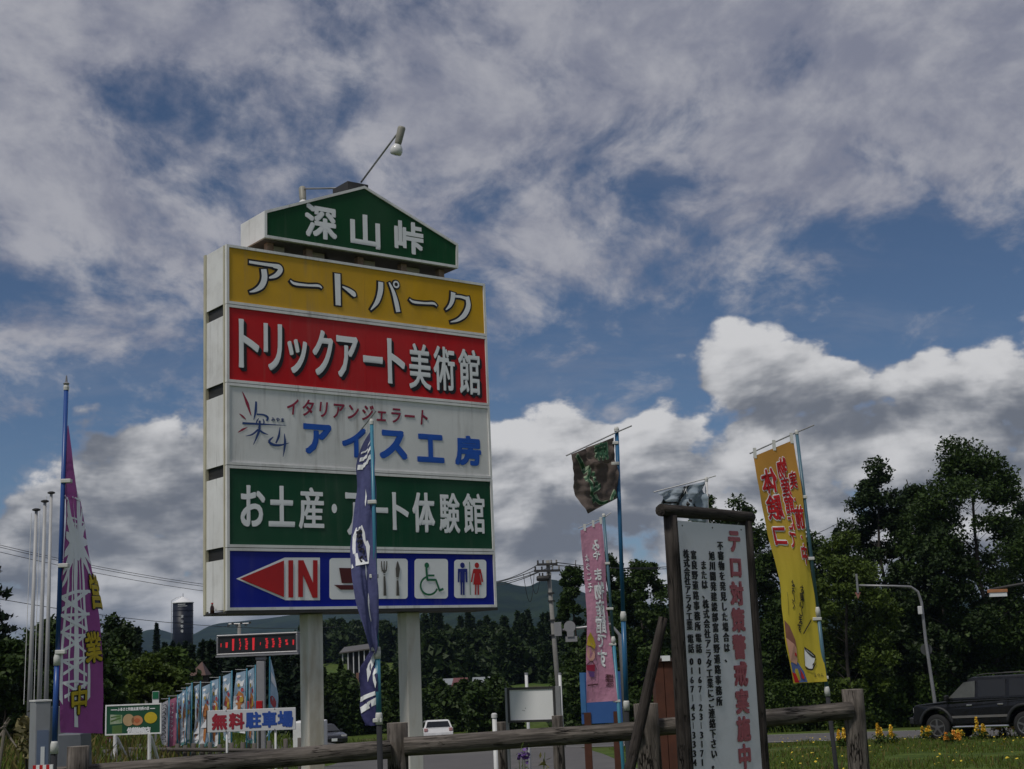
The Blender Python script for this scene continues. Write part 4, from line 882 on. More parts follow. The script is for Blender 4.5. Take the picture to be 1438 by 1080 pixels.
# --- pink banner
Y = 14.4; PP = pole_pts(848, 726, 868, 985, Y); t = thing('nobori_banner', 'pink upright banner with white lettering and a drawn girl', 'banner', PP[1])
pole_part(t, PP, .016, .0145, M_pgrey, joints=((897, .018, M_pteal),)); MB().tube([at(812, 742, Y-.05), at(848, 727, Y), at(858, 720, Y+.02)], .005, 6).build('cross_rod', M_steel, t)
Lx = [(815, 745), (817, 775), (820, 800), (823, 830), (824, 870), (823, 910), (823, 950), (823, 987)]; Rx = [(845, 732), (848, 765), (850, 795), (852, 825), (855, 870), (859, 910), (863, 950), (867, 984)]
CL = Cloth([at(a, b, Y-.10) for a, b in Lx], [at(a, b, Y-.01) for a, b in Rx], .012, 1.6, 2.0); fl = CL.build('cloth', clothmat('pink_cloth', (.66, .29, .43), (.74, .37, .50)), t)
for i, (cx_, cy_) in enumerate(((.2, -.006), (.6, -.006), (.95, -.004))):
    q = CL.pt(cx_, 0, 0); MB().box(q+Vector((0, 0, .012)), (.012, 0, 0), (0, .004, 0), (0, 0, .035)).build('loop', M_clip, fl)
P = Print(CL.pt, .0003); k = 0
for ch, v, w, h in (('み', .13, .34, .075), ('や', .20, .34, .07), ('ま', .335, .42, .095), ('物', .435, .52, .095), ('産', .525, .50, .088), ('館', .60, .52, .085), ('で', .675, .40, .08), ('す', .765, .40, .095)): P.glyph(ch, .62, v, w, -h, .004, bold=.03, mirror=True)
for i, ch in enumerate('ようこそ'): P.glyph(ch, .20, .20+.07*i, .24, -.062, .004, bold=.015, mirror=True)
P.build('lettering', M_letter, fl)
P = Print(CL.pt, .0003)
for r_, tx in enumerate(('お気軽に', 'お立寄り', 'ください')): P.line(tx, (.90, .855+.022*r_), (.70, .855+.022*r_), .085, -.022, .004, bold=.03, mirror=True)
P.stroke([(.0, .80), (.2, .78), (.38, .82)], [.006]*3, .004); P.stroke([(.28, .72), (.42, .80), (.40, .92)], [.006]*3, .004); P.stroke([(.05, .90), (.4, .895)], [.006]*2, .004); P.stroke([(.15, .80), (.22, .93)], [.006]*2, .004); P.build('line_drawing', mat('print_line', (.11, .04, .05), .6), fl)
P = Print(CL.pt, .0003); P.disc((.18, .735), .16, .004, 20, .045); P.build('drawn_face', mat('print_skin', (.55, .30, .25), .6), fl)
P = Print(CL.pt, .0003); P.poly([(.0, .70), (.03, .66), (.14, .635), (.28, .665), (.36, .70), (.32, .72), (.16, .705)], .008); P.build('drawn_hair', mat('print_blond', (.50, .36, .03), .6), fl)
P = Print(CL.pt, .0003); P.poly([(.0, .80), (.0, .825), (.3, .83), (.3, .795)], .008); P.build('drawn_belt', M_crim, fl); P = Print(CL.pt, .0003); P.poly([(.06, .832), (.12, .858), (.28, .862), (.29, .832)], .008); P.build('drawn_pocket', mat('print_violet', (.16, .07, .25), .6), fl)
for y in (792, 855, 906, 984): clip(t, PP, y, .06, -.5)
# --- yellow banner
Y = 10.7; PP = pole_pts(1119, 610, 1162, 975, Y); t = thing('nobori_banner', 'orange to yellow upright banner with red lettering and a drawn cup', 'banner', PP[1])
pole_part(t, PP, .016, .0125, M_pgrey, joints=((857, .0145, M_pgrey), (968, .016, M_lowp))); MB().tube([at(1053, 637, Y-.10), at(1119, 607, Y), at(1143, 597, Y+.03)], .006, 6).build('cross_rod', M_steel, t)
Lx = [(1058, 641), (1064, 680), (1072, 720), (1082, 765), (1096, 815), (1100, 860), (1103, 910), (1113, 960)]; Rx = [(1114, 618), (1121, 665), (1128, 715), (1135, 770), (1142, 820), (1149, 870), (1156, 920), (1160, 957)]
CL = Cloth([at(a, b, Y-.12) for a, b in Lx], [at(a, b, Y-.012) for a, b in Rx], .014, 1.7, .9)
def fademat():
    m = bpy.data.materials.new('orange_yellow_cloth'); m.use_nodes = True; nt_ = m.node_tree; b = nt_.nodes['Principled BSDF']; Yn = NX(nt_)
    co = Yn.n('ShaderNodeTexCoord').outputs['Generated']; sp_ = Yn.n('ShaderNodeSeparateXYZ'); Yn.put(sp_.inputs[0], co)
    c = Yn.mix(Yn.ss(sp_.outputs[2], .35, .98), (.66, .52, .05), (.62, .30, .06)); Yn.put(b.inputs['Base Color'], c); b.inputs['Roughness'].default_value = .75
    tr_ = Yn.n('ShaderNodeBsdfTranslucent'); Yn.put(tr_.inputs[0], c); ms = Yn.n('ShaderNodeMixShader'); ms.inputs[0].default_value = .3; Yn.put(ms.inputs[1], b.outputs[0]); Yn.put(ms.inputs[2], tr_.outputs[0]); Yn.put(nt_.nodes['Material Output'].inputs[0], ms.outputs[0]); return m
fl = CL.build('cloth', fademat(), t)
for u in (.04, .52, .96):
    q = CL.pt(u, 0, 0); MB().box(q+Vector((0, 0, .02)), (.012, 0, 0), (0, .004, 0), (0, 0, .04)).build('loop', M_clip, fl)
ITEMS = [('体', .27, .145, .38, .115), ('験', .30, .265, .38, .115), ('コ', .30, .385, .40, .10), ('物', .62, .105, .23, .085), ('産', .64, .185, .23, .085), ('館', .65, .262, .23, .08), ('に', .62, .335, .17, .07), ('て', .60, .40, .17, .075), ('実', .83, .165, .17, .075), ('・', .80, .245, .15, .05), ('施', .85, .315, .22, .09), ('・', .84, .39, .15, .05), ('中', .86, .455, .22, .085)]
for nm, m, bd_, lev, rg in (('lettering_edge', M_letter, .075, .004, RING8), ('lettering', M_redpic, .028, .008, RING4)):
    P = Print(CL.pt, .00025)
    for ch, u, v, w, h in ITEMS: P.glyph(ch, u, v, w, -h, lev, bold=bd_, ring=rg, mirror=True)
    P.build(nm, m, fl)
P = Print(CL.pt, .0003)
for i, ch in enumerate('お願いします'): P.glyph(ch, .62-.06*i*.7, .60+.033*i, .13, -.04, .004, bold=.02, mirror=True)
for i, ch in enumerate('よろしく'): P.glyph(ch, .34-.02*i, .58+.032*i, .10, -.035, .004, bold=.015, mirror=True)
P.stroke([(.82, .72), (.5, .785)], [.007]*2, .004); P.stroke([(.14, .62), (.14, .72)], [.006]*2, .004); P.line('みやま', (.88, .955), (.70, .955), .085, -.025, .004, mirror=True)
P.build('script', mat('print_dark', (.03, .025, .02), .6), fl)
P = Print(CL.pt, .0003); P.poly([(.02, .745), (.14, .765), (.26, .815), (.28, .85), (.02, .815)], .004); P.build('drawn_hair', mat('print_brown', (.21, .09, .06), .6), fl)
P = Print(CL.pt, .0003); P.poly([(.02, .815), (.22, .835), (.27, .85), (.26, .895), (.20, .915), (.02, .905)], .005); P.build('drawn_face', mat('print_skin2', (.50, .27, .19), .6), fl)
P = Print(CL.pt, .0003); P.poly([(.02, .91), (.26, .905), (.40, .94), (.46, .995), (.12, .995), (.02, .95)], .005); P.build('drawn_coat', mat('print_blue', (.09, .14, .34), .6), fl)
P = Print(CL.pt, .0003); P.poly([(.0, .945), (.10, .95), (.16, .995), (.03, .995)], .008); P.stroke([(.2, .875), (.25, .878)], [.012, .012], .008, 3); P.stroke([(.28, .935), (.36, .965), (.27, .96)], [.02]*3, .008, 6); P.build('drawn_scarf', M_redpic, fl)
P = Print(CL.pt, .0003); P.poly([(.50, .84), (.60, .845), (.74, .862), (.78, .87), (.66, .925), (.55, .925), (.46, .915)], .005); P.build('drawn_cup', M_letter, fl)
P = Print(CL.pt, .0003); P.stroke([(.50, .84), (.62, .85), (.78, .87), (.70, .872), (.56, .855), (.50, .84)], [.007]*6, .009, 20); P.stroke([(.50, .84), (.44, .915), (.58, .93), (.66, .925)], [.007]*4, .009, 14); P.stroke([(.66, .925), (.76, .90), (.77, .88)], [.007]*3, .009); P.stroke([(.66, .91), (.72, .90)], [.006]*2, .009, 3); P.stroke([(.66, .92), (.74, .905)], [.006]*2, .009, 3); P.build('line_drawing', MATS['print_dark'], fl)
for y in (697, 785, 869, 950): clip(t, PP, y, .055, -.6)
# --- pale blue banner blown up behind the notice board
Y = 11.4; PP = pole_pts(992, 676, 998, 960, Y); t = thing('nobori_banner', 'pale blue and white banner crumpled above the log beam of the notice board', 'banner', PP[1])
pole_part(t, PP, .012, .012, M_alu); MB().tube([at(918, 691, Y-.1), at(992, 672, Y), at(1005, 668, Y+.03)], .006, 6).build('cross_rod', M_alu, t)
Lx = [(924, 692), (928, 700), (934, 708), (938, 722)]; Rx = [(990, 676), (991, 690), (991, 705), (992, 735)]
CL = Cloth([at(a, b, Y-.14) for a, b in Lx], [at(a, b, Y-.02) for a, b in Rx], .045, 4.5, .3, nu=28, nv=16); fl = CL.build('cloth', clothmat('pale_blue_cloth', (.30, .38, .46), (.46, .52, .58)), t)
P = Print(CL.pt, .0003); P.stroke([(.62, -.0), (.50, .30), (.34, .62), (.28, .9)], [.13, .12, .08, .05], .006); P.stroke([(.03, .42), (.12, .62), (.3, .66)], [.05, .06, .05], .006); P.poly([(.48, .70), (.53, .62), (.57, .70), (.52, .78)], .006); P.poly([(.56, .60), (.60, .52), (.64, .60), (.6, .66)], .006); P.stroke([(.74, .68), (.86, .95)], [.05, .07], .006); P.build('dark_print', M_black, fl)
P = Print(CL.pt, .0003); P.glyph('N', .545, .20, .12, -.3, .012, mirror=True); P.glyph('O', .45, .42, .10, -.24, .012); P.glyph('E', .585, .07, .10, -.2, .012, mirror=True); P.build('lettering', M_letter, fl)
# ================================================================== vehicles
def car(label, base, yaw, paint, prof, cab, W, wheels, r, extra=None, cat='car', name='parked_car', glass=M_glass):
    """prof: side outline with x forward; cab: (x0,x1,x2,x3,z0,z1,hw0,hw1) = rear base, rear roof, front roof, front base"""
    base = Vector(base); t = thing(name, label, cat, base); c, s = math.cos(yaw), math.sin(yaw)
    tl = (ground(base.x+c, base.y+s)-ground(base.x-c, base.y-s))/2
    def L(x, y, z): return base+Vector((x*c-y*s, x*s+y*c, z+x*tl))
    hw = W/2
    n = len(prof); V = []; F = []
    inner = hw-.05
    for y, k in ((-hw, 1.), (hw, 1.)):
        V += [L(x, y*(1-.05*sstep(1.6, 2.5, abs(x))), z) for x, z in prof]
    F = [tuple(range(n)), tuple(reversed(range(n, 2*n)))]+[((i+1) % n, i, n+i, n+(i+1) % n) for i in range(n)]
    body = MB().add(V, F).build('body', paint, t, bevel=.045)
    x0, x1, x2, x3, z0, z1, h0, h1 = cab
    pts = [(x0, z0, h0), (x1, z1-.06, h1+.03), (x1+.12, z1, h1-.06), (x2-.12, z1, h1-.06), (x2, z1-.05, h1+.02), (x3, z0, h0)]
    V = [L(x, -h, z) for x, z, h in pts]+[L(x, h, z) for x, z, h in pts]; m = len(pts)
    F = [tuple(range(m))[::-1], tuple(range(m, 2*m))]+[(i, (i+1) % m, m+(i+1) % m, m+i) for i in range(m)]
    MB().add(V, F).build('cabin', paint, t, bevel=.03)
    def sp(x, z, side, o=.006):
        k = (z-z0)/(z1-z0); return L(x, side*(h0+(h1-h0)*k+o), z)
    for side in (-1, 1):
        for pi, poly in enumerate(extra['side']):
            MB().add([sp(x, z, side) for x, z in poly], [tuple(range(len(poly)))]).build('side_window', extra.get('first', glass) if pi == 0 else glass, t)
    def panel(name, xa, za, ha, xb, zb, hb, m_, o):      # sloping pane front or back
        d = Vector((zb-za, 0, -(xb-xa))).normalized()*o
        if (d.x > 0) != (o > 0): d = -d
        MB().add([L(xa+d.x, -ha, za+d.z), L(xa+d.x, ha, za+d.z), L(xb+d.x, hb, zb+d.z), L(xb+d.x, -hb, zb+d.z)], [(0, 1, 2, 3)]).build(name, m_, t)
    def lerp(a, b, f): return a+(b-a)*f
    panel('windscreen', lerp(x3, x2, .06), lerp(z0, z1, .06), h0*.92, lerp(x3, x2, .9), lerp(z0, z1, .86), h1*.95, glass, .008)
    panel('rear_window', lerp(x0, x1, .10), lerp(z0, z1, .10), h0*.86, lerp(x0, x1, .86), lerp(z0, z1, .80), h1*.9, glass, -.008)
    for wx in wheels:
        for side in (-1, 1):
            a = L(wx, side*(hw-.22), r); ax = (L(wx, side*1., r)-L(wx, 0, r)).normalized()
            w = MB().lathe(a, ax, [(0, r*.72), (.01, r*.94), (.05, r), (.17, r), (.215, r*.94), (.222, r*.70)], 24).build('wheel', M_tyre, t, smooth=True)
            MB().lathe(a+ax*.195, ax, [(0, r*.66), (.034, r*.66), (.030, r*.60), (.010, r*.5), (.014, r*.2), (.034, r*.18)], 20).build('rim', M_rim, w)
            for k in range(5):
                an = k*1.2566; d = Vector((0, 0, 1))*math.cos(an)+(ax.cross(Vector((0, 0, 1))))*math.sin(an)
                MB().box(a+ax*.222+d*r*.36, d*r*.24, d.cross(ax)*r*.075, ax*.006).build('spoke', M_rim, w)
    return t, L
def arch(cx, cz, r, n=9): return [(cx+r*math.cos(math.pi*i/n), cz+r*math.sin(math.pi*i/n)) for i in range(n+1)]
# off-road car heading left and away on the road
M_suv = mat('dark_metallic_paint', (.006, .0065, .008), .3, .15, 8, coat=.25, spec=.35)
prof = [(2.30, .62), (2.28, .74), (2.22, .78), (2.21, 1.04), (2.10, 1.10), (1.05, 1.19), (-2.34, 1.22), (-2.38, .74), (-2.46, .72), (-2.44, .48), (-1.98, .48)]
prof += arch(-1.42, .46, .50)[::-1] + arch(1.43, .46, .50)[::-1] + [(2.0, .46), (2.28, .50)]
fw = at(1318, 1018, 45.5); yaw = math.pi-R_(43); c, s = math.cos(yaw), math.sin(yaw)
sbx, sby = fw.x-1.43*c+.85*s*-1, fw.y-1.43*s+.85*c*1
sb_ = Vector((fw.x-1.43*c+(-.85)*(-s)*-1, 0, 0))
side_n = Vector((-s, c, 0)); near = 1 if side_n.y < 0 else -1
ctr = Vector((fw.x, fw.y, 0))-Vector((c, s, 0))*1.43-side_n*near*.85
ctr.z = ground(ctr.x, ctr.y)+.022
M_suvglass = mat('tinted_glass', (.02, .021, .022), .08, .1, 3, spec=.5)
ext = dict(first=mat('side_glass_painted_light', (.085, .088, .08), .12, .25, 2.5), side=[[(.98, 1.27), (.50, 1.72), (.12, 1.76), (.12, 1.27)], [(.02, 1.27), (.02, 1.76), (-.86, 1.77), (-.86, 1.27)], [(-.98, 1.27), (-.98, 1.77), (-2.02, 1.76), (-2.16, 1.27)]])  # opaque front side pane; light showing through it is put into its colour
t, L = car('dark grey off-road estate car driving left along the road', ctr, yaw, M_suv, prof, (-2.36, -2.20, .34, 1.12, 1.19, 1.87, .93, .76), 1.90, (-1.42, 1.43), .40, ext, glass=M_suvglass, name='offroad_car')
sd = near
for cx_ in (-1.42, 1.43):
    for q in (-1, 1):
        P_ = [L(cx_+.54*math.cos(math.pi*i/12), q*.965, .46+.54*math.sin(math.pi*i/12)) for i in range(13)]
        MB().tube(P_, .055, 8).build('fender_flare', mat('grey_cladding', (.016, .017, .019), .55), t, smooth=True)
for q in (-1, 1):
    MB().box(L(0, q*.957, .70), (L(.92, 0, .70)-L(0, 0, .70)), (L(0, .012, 0)-L(0, 0, 0)), Vector((0, 0, .035))).build('side_moulding', mat('moulding_grey', (.14, .135, .13), .4), t)
    MB().tube([L(.9, q*.93, .40), L(-.9, q*.93, .40)], .04, 8).build('side_step', M_chrome, t)
    for xx in (.30, -.70): MB().box(L(xx, q*.962, 1.04), L(.09, 0, 0)-L(0, 0, 0), L(0, .018, 0)-L(0, 0, 0), Vector((0, 0, .025))).build('door_handle', M_chrome, t, bevel=.008)
    for xx in (1.02, .07, -.92): MB().box(L(xx, q*.9515, .86), L(.005, 0, 0)-L(0, 0, 0), L(0, .002, 0)-L(0, 0, 0), Vector((0, 0, .32))).build('door_gap', M_black, t)
    MB().box(L(.98, q*1.06, 1.28), L(.05, 0, 0)-L(0, 0, 0), L(0, .10, 0)-L(0, 0, 0), Vector((0, 0, .08))).build('mirror', M_black, t, bevel=.03)
    MB().box(L(2.225, q*.66, .93), L(.02, 0, 0)-L(0, 0, 0), L(0, .20, 0)-L(0, 0, 0), Vector((0, 0, .085))).build('headlight', mat('lamp_glass', (.5, .5, .5), .15), t, bevel=.02)
    MB().box(L(1.25, q*.956, .93), L(.045, 0, 0)-L(0, 0, 0), L(0, .008, 0)-L(0, 0, 0), Vector((0, 0, .022))).build('turn_lamp', M_chrome, t)
    MB().box(L(-2.36, q*.78, 1.0), L(.03, 0, 0)-L(0, 0, 0), L(0, .10, 0)-L(0, 0, 0), Vector((0, 0, .16))).build('tail_lamp', M_redpic, t, bevel=.01)
    MB().tube([L(.1, q*.66, 1.91), L(-.2, q*.66, 1.945), L(-1.9, q*.66, 1.945), L(-2.1, q*.66, 1.90)], .018, 6).build('roof_rail', M_dark, t)
MB().box(L(2.29, 0, .62), L(.08, 0, 0)-L(0, 0, 0), L(0, .94, 0)-L(0, 0, 0), Vector((0, 0, .11))).build('front_bumper', MATS['grey_cladding'], t, bevel=.04)
MB().box(L(-2.45, 0, .62), L(.10, 0, 0)-L(0, 0, 0), L(0, .94, 0)-L(0, 0, 0), Vector((0, 0, .10))).build('rear_bumper', MATS['grey_cladding'], t, bevel=.04)
MB().box(L(2.215, 0, .93), L(.02, 0, 0)-L(0, 0, 0), L(0, .44, 0)-L(0, 0, 0), Vector((0, 0, .09))).build('grille', M_dark, t)
MB().box(L(.0, 0, .45), L(2.0, 0, 0)-L(0, 0, 0), L(0, .55, 0)-L(0, 0, 0), Vector((0, 0, .09))).build('underbody', M_black, t)
# parked cars far down the lot
hprof = [(2.05, .34), (2.08, .55), (2.02, .72), (1.85, .80), (.95, .98), (-1.95, 1.02), (-2.08, .75), (-2.1, .34), (-1.66, .30)]+arch(-1.28, .31, .36)[::-1]+arch(1.30, .31, .36)[::-1]+[(1.7, .28)]
hext = dict(first=mat('side_glass_painted_light', (.085, .088, .08), .12, .25, 2.5), side=[[(.78, 1.04), (.25, 1.38), (-.08, 1.40), (-.08, 1.04)], [(-.16, 1.04), (-.16, 1.40), (-.95, 1.38), (-1.1, 1.04)], [(-1.18, 1.05), (-1.05, 1.37), (-1.5, 1.30), (-1.72, 1.06)]])  # same opaque front pane, see-through light painted as a paler base colour
hcab = (-1.98, -1.72, .22, .98, 1.0, 1.46, .80, .64)
M_cw = mat('white_car_paint', (.70, .70, .70), .25, .04, 5, coat=.5); M_cd = mat('dark_car_paint', (.014, .015, .02), .25, .1, 5, coat=.5)
def smallcar(px, Y, yaw, paint, label):
    p = at(px, 1040, Y); b = Vector((p.x, Y, ground(p.x, Y)+.025)); t, L = car(label, b, yaw, paint, hprof, hcab, 1.70, (-1.28, 1.30), .31, hext)
    for q in (-1, 1):
        MB().box(L(1.98, q*.62, .70), L(.06, 0, 0)-L(0, 0, 0), L(0, .16, 0)-L(0, 0, 0), Vector((0, 0, .06))).build('headlight', MATS['lamp_glass'], t, bevel=.02)
        MB().box(L(-2.02, q*.70, .92), L(.06, 0, 0)-L(0, 0, 0), L(0, .10, 0)-L(0, 0, 0), Vector((0, 0, .09))).build('tail_lamp', mat('pale_lamp', (.45, .25, .25), .2), t, bevel=.02)
        MB().box(L(.75, q*.92, 1.06), L(.05, 0, 0)-L(0, 0, 0), L(0, .08, 0)-L(0, 0, 0), Vector((0, 0, .06))).build('mirror', paint, t, bevel=.02)
    MB().box(L(2.085, 0, .42), L(.02, 0, 0)-L(0, 0, 0), L(0, .5, 0)-L(0, 0, 0), Vector((0, 0, .06))).build('air_intake', M_black, t)
    for e, z in ((2.11, .50), (-2.11, .62)): MB().box(L(e, 0, z), L(.008, 0, 0)-L(0, 0, 0), L(0, .17, 0)-L(0, 0, 0), Vector((0, 0, .08))).build('number_plate', M_letter, t)
    MB().box(L(-2.10, 0, .42), L(.02, 0, 0)-L(0, 0, 0), L(0, .7, 0)-L(0, 0, 0), Vector((0, 0, .05))).build('rear_bumper', M_dark, t)
    MB().tube([L(-1.2, 0, 1.45), L(-1.45, 0, 1.62)], .012, 6).build('antenna', M_black, t)
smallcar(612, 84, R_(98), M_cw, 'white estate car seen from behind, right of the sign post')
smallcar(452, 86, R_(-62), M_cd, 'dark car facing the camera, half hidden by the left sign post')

# ================================================================== things on the left
def upright(name, label, cat, px, py, Y): 
    p = at(px, py, Y); return thing(name, label, cat, (p.x, Y, ground(p.x, Y))), p
G = 'white flagpoles'
for i, (px, py, bx, by, lb) in enumerate(((51, 718, 39, 1050, 'leftmost and shortest of the three bare white flagpoles'), (63, 706, 53, 1050, 'middle one of the three bare white flagpoles'), (72, 694, 63, 1050, 'rightmost and tallest of the three bare white flagpoles'))):
    Y = 34+i*1.2; a = at(px, py, Y); b = at(bx, by, Y); b = Vector((b.x, Y, ground(b.x, Y)-.1)); t = thing('flagpole', lb, 'flagpole', b, G)
    MB().tube([b, a], [.062, .036], 14).build('shaft', mat('flagpole_grey', (.42, .42, .42), .45, .08, 3, dirt=.3, dirt_c=(.25, .24, .22)), t, smooth=True); MB().lathe(a, (0, 0, 1), [(0, .04), (.02, .095), (.05, .095), (.07, .05)], 14).build('cap', M_dark, t)
    MB().tube([a+Vector((-.10, -.05, -.05)), b+Vector((-.10, -.05, 1.2))], .008, 5).build('halyard', M_white, t)
    MB().box(b+Vector((0, 0, .12)), (.2, 0, 0), (0, .2, 0), (0, 0, .12)).build('footing', M_conc, t)
Y = 11.5; p = at(65, 985, Y); g = ground(p.x, Y); t = thing('vending_cabinet', 'pale grey metal cabinet behind the dark blue banner pole', 'cabinet', (p.x, Y, g))
CP = Plane((at(50, 990, Y).x, Y, g), (.86, .5)); 
h = p.z-g; M_cab = mat('cabinet_grey', (.27, .28, .30), .45, .08, 4, dirt=.4, dirt_c=(.15, .14, .13)); 
CP.box(MB(), 0, .12, 0, h, -.22, 0).build('body', M_cab, t, bevel=.008); CP.box(MB(), -.005, .125, h, h+.012, -.225, .005).build('lid', M_white, t)
CP.box(MB(), .015, .105, h*.52, h*.86, .001, .006).build('door', mat('cabinet_blue', (.15, .19, .28), .4), t); CP.box(MB(), .045, .075, h*.66, h*.78, .0065, .009).build('notice', M_letter, t)
CP.box(MB(), .122, .30, 0, h*.97, -.20, -.02).build('side_box', mat('cabinet_side', (.20, .21, .22), .5), t)
Y = 10.6; p = at(100, 1031, Y); g = ground(p.x, Y); t = thing('utility_box', 'blue-grey sheet metal box under the purple banner', 'box', (p.x, Y, g))
a, b = at(81, 1031, Y), at(114, 1031, Y); hh = a.z-g
MB().add([(a.x, Y, g), (b.x+.06, Y, g), (b.x+.06, Y+.25, g), (a.x, Y+.25, g), (a.x, Y, g+hh), (b.x, Y, g+hh), (b.x, Y+.25, g+hh), (a.x, Y+.25, g+hh)], [(3, 2, 1, 0), (4, 5, 6, 7), (0, 1, 5, 4), (1, 2, 6, 5), (2, 3, 7, 6), (3, 0, 4, 7)]).build('body', mat('box_bluegrey', (.115, .125, .145), .45), t, bevel=.01)
MB().abox(a.x+.04, a.x+.13, Y-.008, Y-.001, g+.3, g+.8).build('hatch', MATS['cabinet_side'], t)
Y = 8.2; a, b = at(46, 1075, Y), at(74, 1078, Y); g = ground(a.x, Y); t = thing('barrier_board', 'small red and white striped barrier board at the lower left corner', 'barrier', ((a.x+b.x)/2, Y, g))
for i in range(6):
    x0 = a.x+(b.x-a.x)*i/6; x1 = a.x+(b.x-a.x)*(i+1)/6; MB().add([(x0, Y, a.z-.10), (x1, Y, a.z-.10), (x1, Y, a.z), (x0, Y, a.z), (x0, Y+.015, a.z-.10), (x1, Y+.015, a.z-.10), (x1, Y+.015, a.z), (x0, Y+.015, a.z)], [(0, 1, 2, 3), (5, 4, 7, 6), (3, 2, 6, 7), (1, 0, 4, 5)]).build('stripe', (M_redpic, M_white)[i % 2], t)
for x in (a.x+.02, b.x-.02): MB().abox(x-.012, x+.012, Y+.016, Y+.04, g, a.z).build('leg', M_steel, t)
# green shop sign on trestle legs
Y = 33; DP = Plane(at(150, 992, Y), (1, -.12)); w = DP.uv(225, 990)[0]; hh = DP.uv(151, 1031)[1]; b = DP.pt(w/2, 0, 0); b.z = ground(b.x, b.y)
t = thing('shop_sign', 'green shop sign with melon pictures on white trestle legs', 'sign', b)
bd2 = DP.box(MB(), 0, w, hh, 0, -.03, 0).build('board', mat('shop_green', (.012, .075, .035), .45, .1, 4), t); frame_mb(DP, -.03, w+.03, hh-.03, .03, .03, -.035, .01).build('trim', M_white, bd2)
q = w/75.
def dpx(x, y): return ((x)*q, -y*q)
P = Print(DP.pt); P.line('佐藤物産店', dpx(33, 33), dpx(58, 33), 8*q, 8.5*q, .003, bold=.05); P.line('ふるさと特産品直売所の店', dpx(17, 4.5), dpx(58, 4.5), 3.8*q, 4.6*q, .003, bold=.04); P.stroke([dpx(6, 5), dpx(15, 5)], [q, q], .003, 3); P.stroke([dpx(61, 5), dpx(68, 5)], [q, q], .003, 3); P.build('lettering', M_letter, bd2)
for nm, m, c_, rx, ry in (('melon_picture', mat('print_melon', (.42, .30, .16), .5), (31, 19), 8, 8), ('melon_half_picture', mat('print_orange', (.50, .22, .10), .5), (43, 20), 8, 6.5), ('corn_picture', mat('print_corn', (.50, .38, .02), .5), (62, 17), 9, 7.5)):
    P = Print(DP.pt); P.disc(dpx(*c_), rx*q, .003+.001*rx*.5, 20, ry*q); P.build(nm, m, bd2)
P = Print(DP.pt); P.disc(dpx(43, 20), 4*q, .010, 14, 3*q); P.build('melon_core_picture', mat('print_core', (.45, .13, .05), .5), bd2)
P = Print(DP.pt); P.poly([dpx(*c_) for c_ in ((5, 24), (22, 23), (22, 12), (5, 11))], .003); P.build('vegetable_picture', mat('print_pale', (.45, .48, .40), .5, c2=(.1, .25, .05)), bd2)
P = Print(DP.pt); P.poly([dpx(*c_) for c_ in ((8, 37), (22, 36), (22, 25), (8, 26))], .003); P.stroke([dpx(6, 20), dpx(20, 16)], [2*q]*2, .006, 3); P.stroke([dpx(6, 15), dpx(20, 13)], [1.5*q]*2, .006, 3); P.build('leaf_picture', mat('print_leaf', (.08, .15, .04), .5), bd2)
for x in (12, 60):
    a = DP.pt(x*q, hh-.03, -.02); gz = ground(a.x, a.y)
    MB().tube([(a.x, a.y, gz-.05), a], .045, 8).build('leg', M_white, t); MB().tube([(a.x+.10, a.y+.7, gz-.05), a+Vector((.02, .06, -.06))], .035, 8).build('strut', M_white, t)
# free parking sign
Y = 30; DP = Plane(at(291, 998, Y), (1, -.10)); w = DP.uv(415, 993)[0]; hh = DP.uv(292, 1029)[1]; b = DP.pt(w/2, 0, 0); b.z = ground(b.x, b.y)
t = thing('parking_sign', 'white board with red and blue lettering on two thin white legs', 'sign', b)
bd2 = DP.box(MB(), 0, w, hh, 0, -.03, 0).build('board', mat('park_white', (.55, .56, .57), .45, .04, 3), t, bevel=.008)
DP.box(MB(), -.02, -.001, hh-.005, .005, -.035, .004).build('edge_strip', M_dark, bd2)
P = Print(DP.pt); P.line('無料', (w*.14, hh*.52), (w*.335, hh*.52), w*.175, -hh*.74, .003, bold=.045); P.build('red_lettering', mat('print_maroon', (.30, .02, .035), .5), bd2)
P = Print(DP.pt); P.line('駐車場', (w*.525, hh*.50), (w*.885, hh*.50), w*.175, -hh*.74, .003, bold=.045); P.build('blue_lettering', mat('print_royal', (.02, .07, .32), .5), bd2)
for f in (.215, .765):
    a = DP.pt(w*f, -.02, -.055); gz = ground(a.x, a.y); MB().tube([(a.x, a.y, gz-.05), (a.x, a.y, a.z)], .024, 8).build('leg', M_white, t, smooth=True)
    for vv in (hh*.04, hh*.96): MB().lathe(DP.pt(w*f, vv, .001), DP.n, [(0, .012), (.006, .01)], 8).build('bolt', M_dark, bd2)
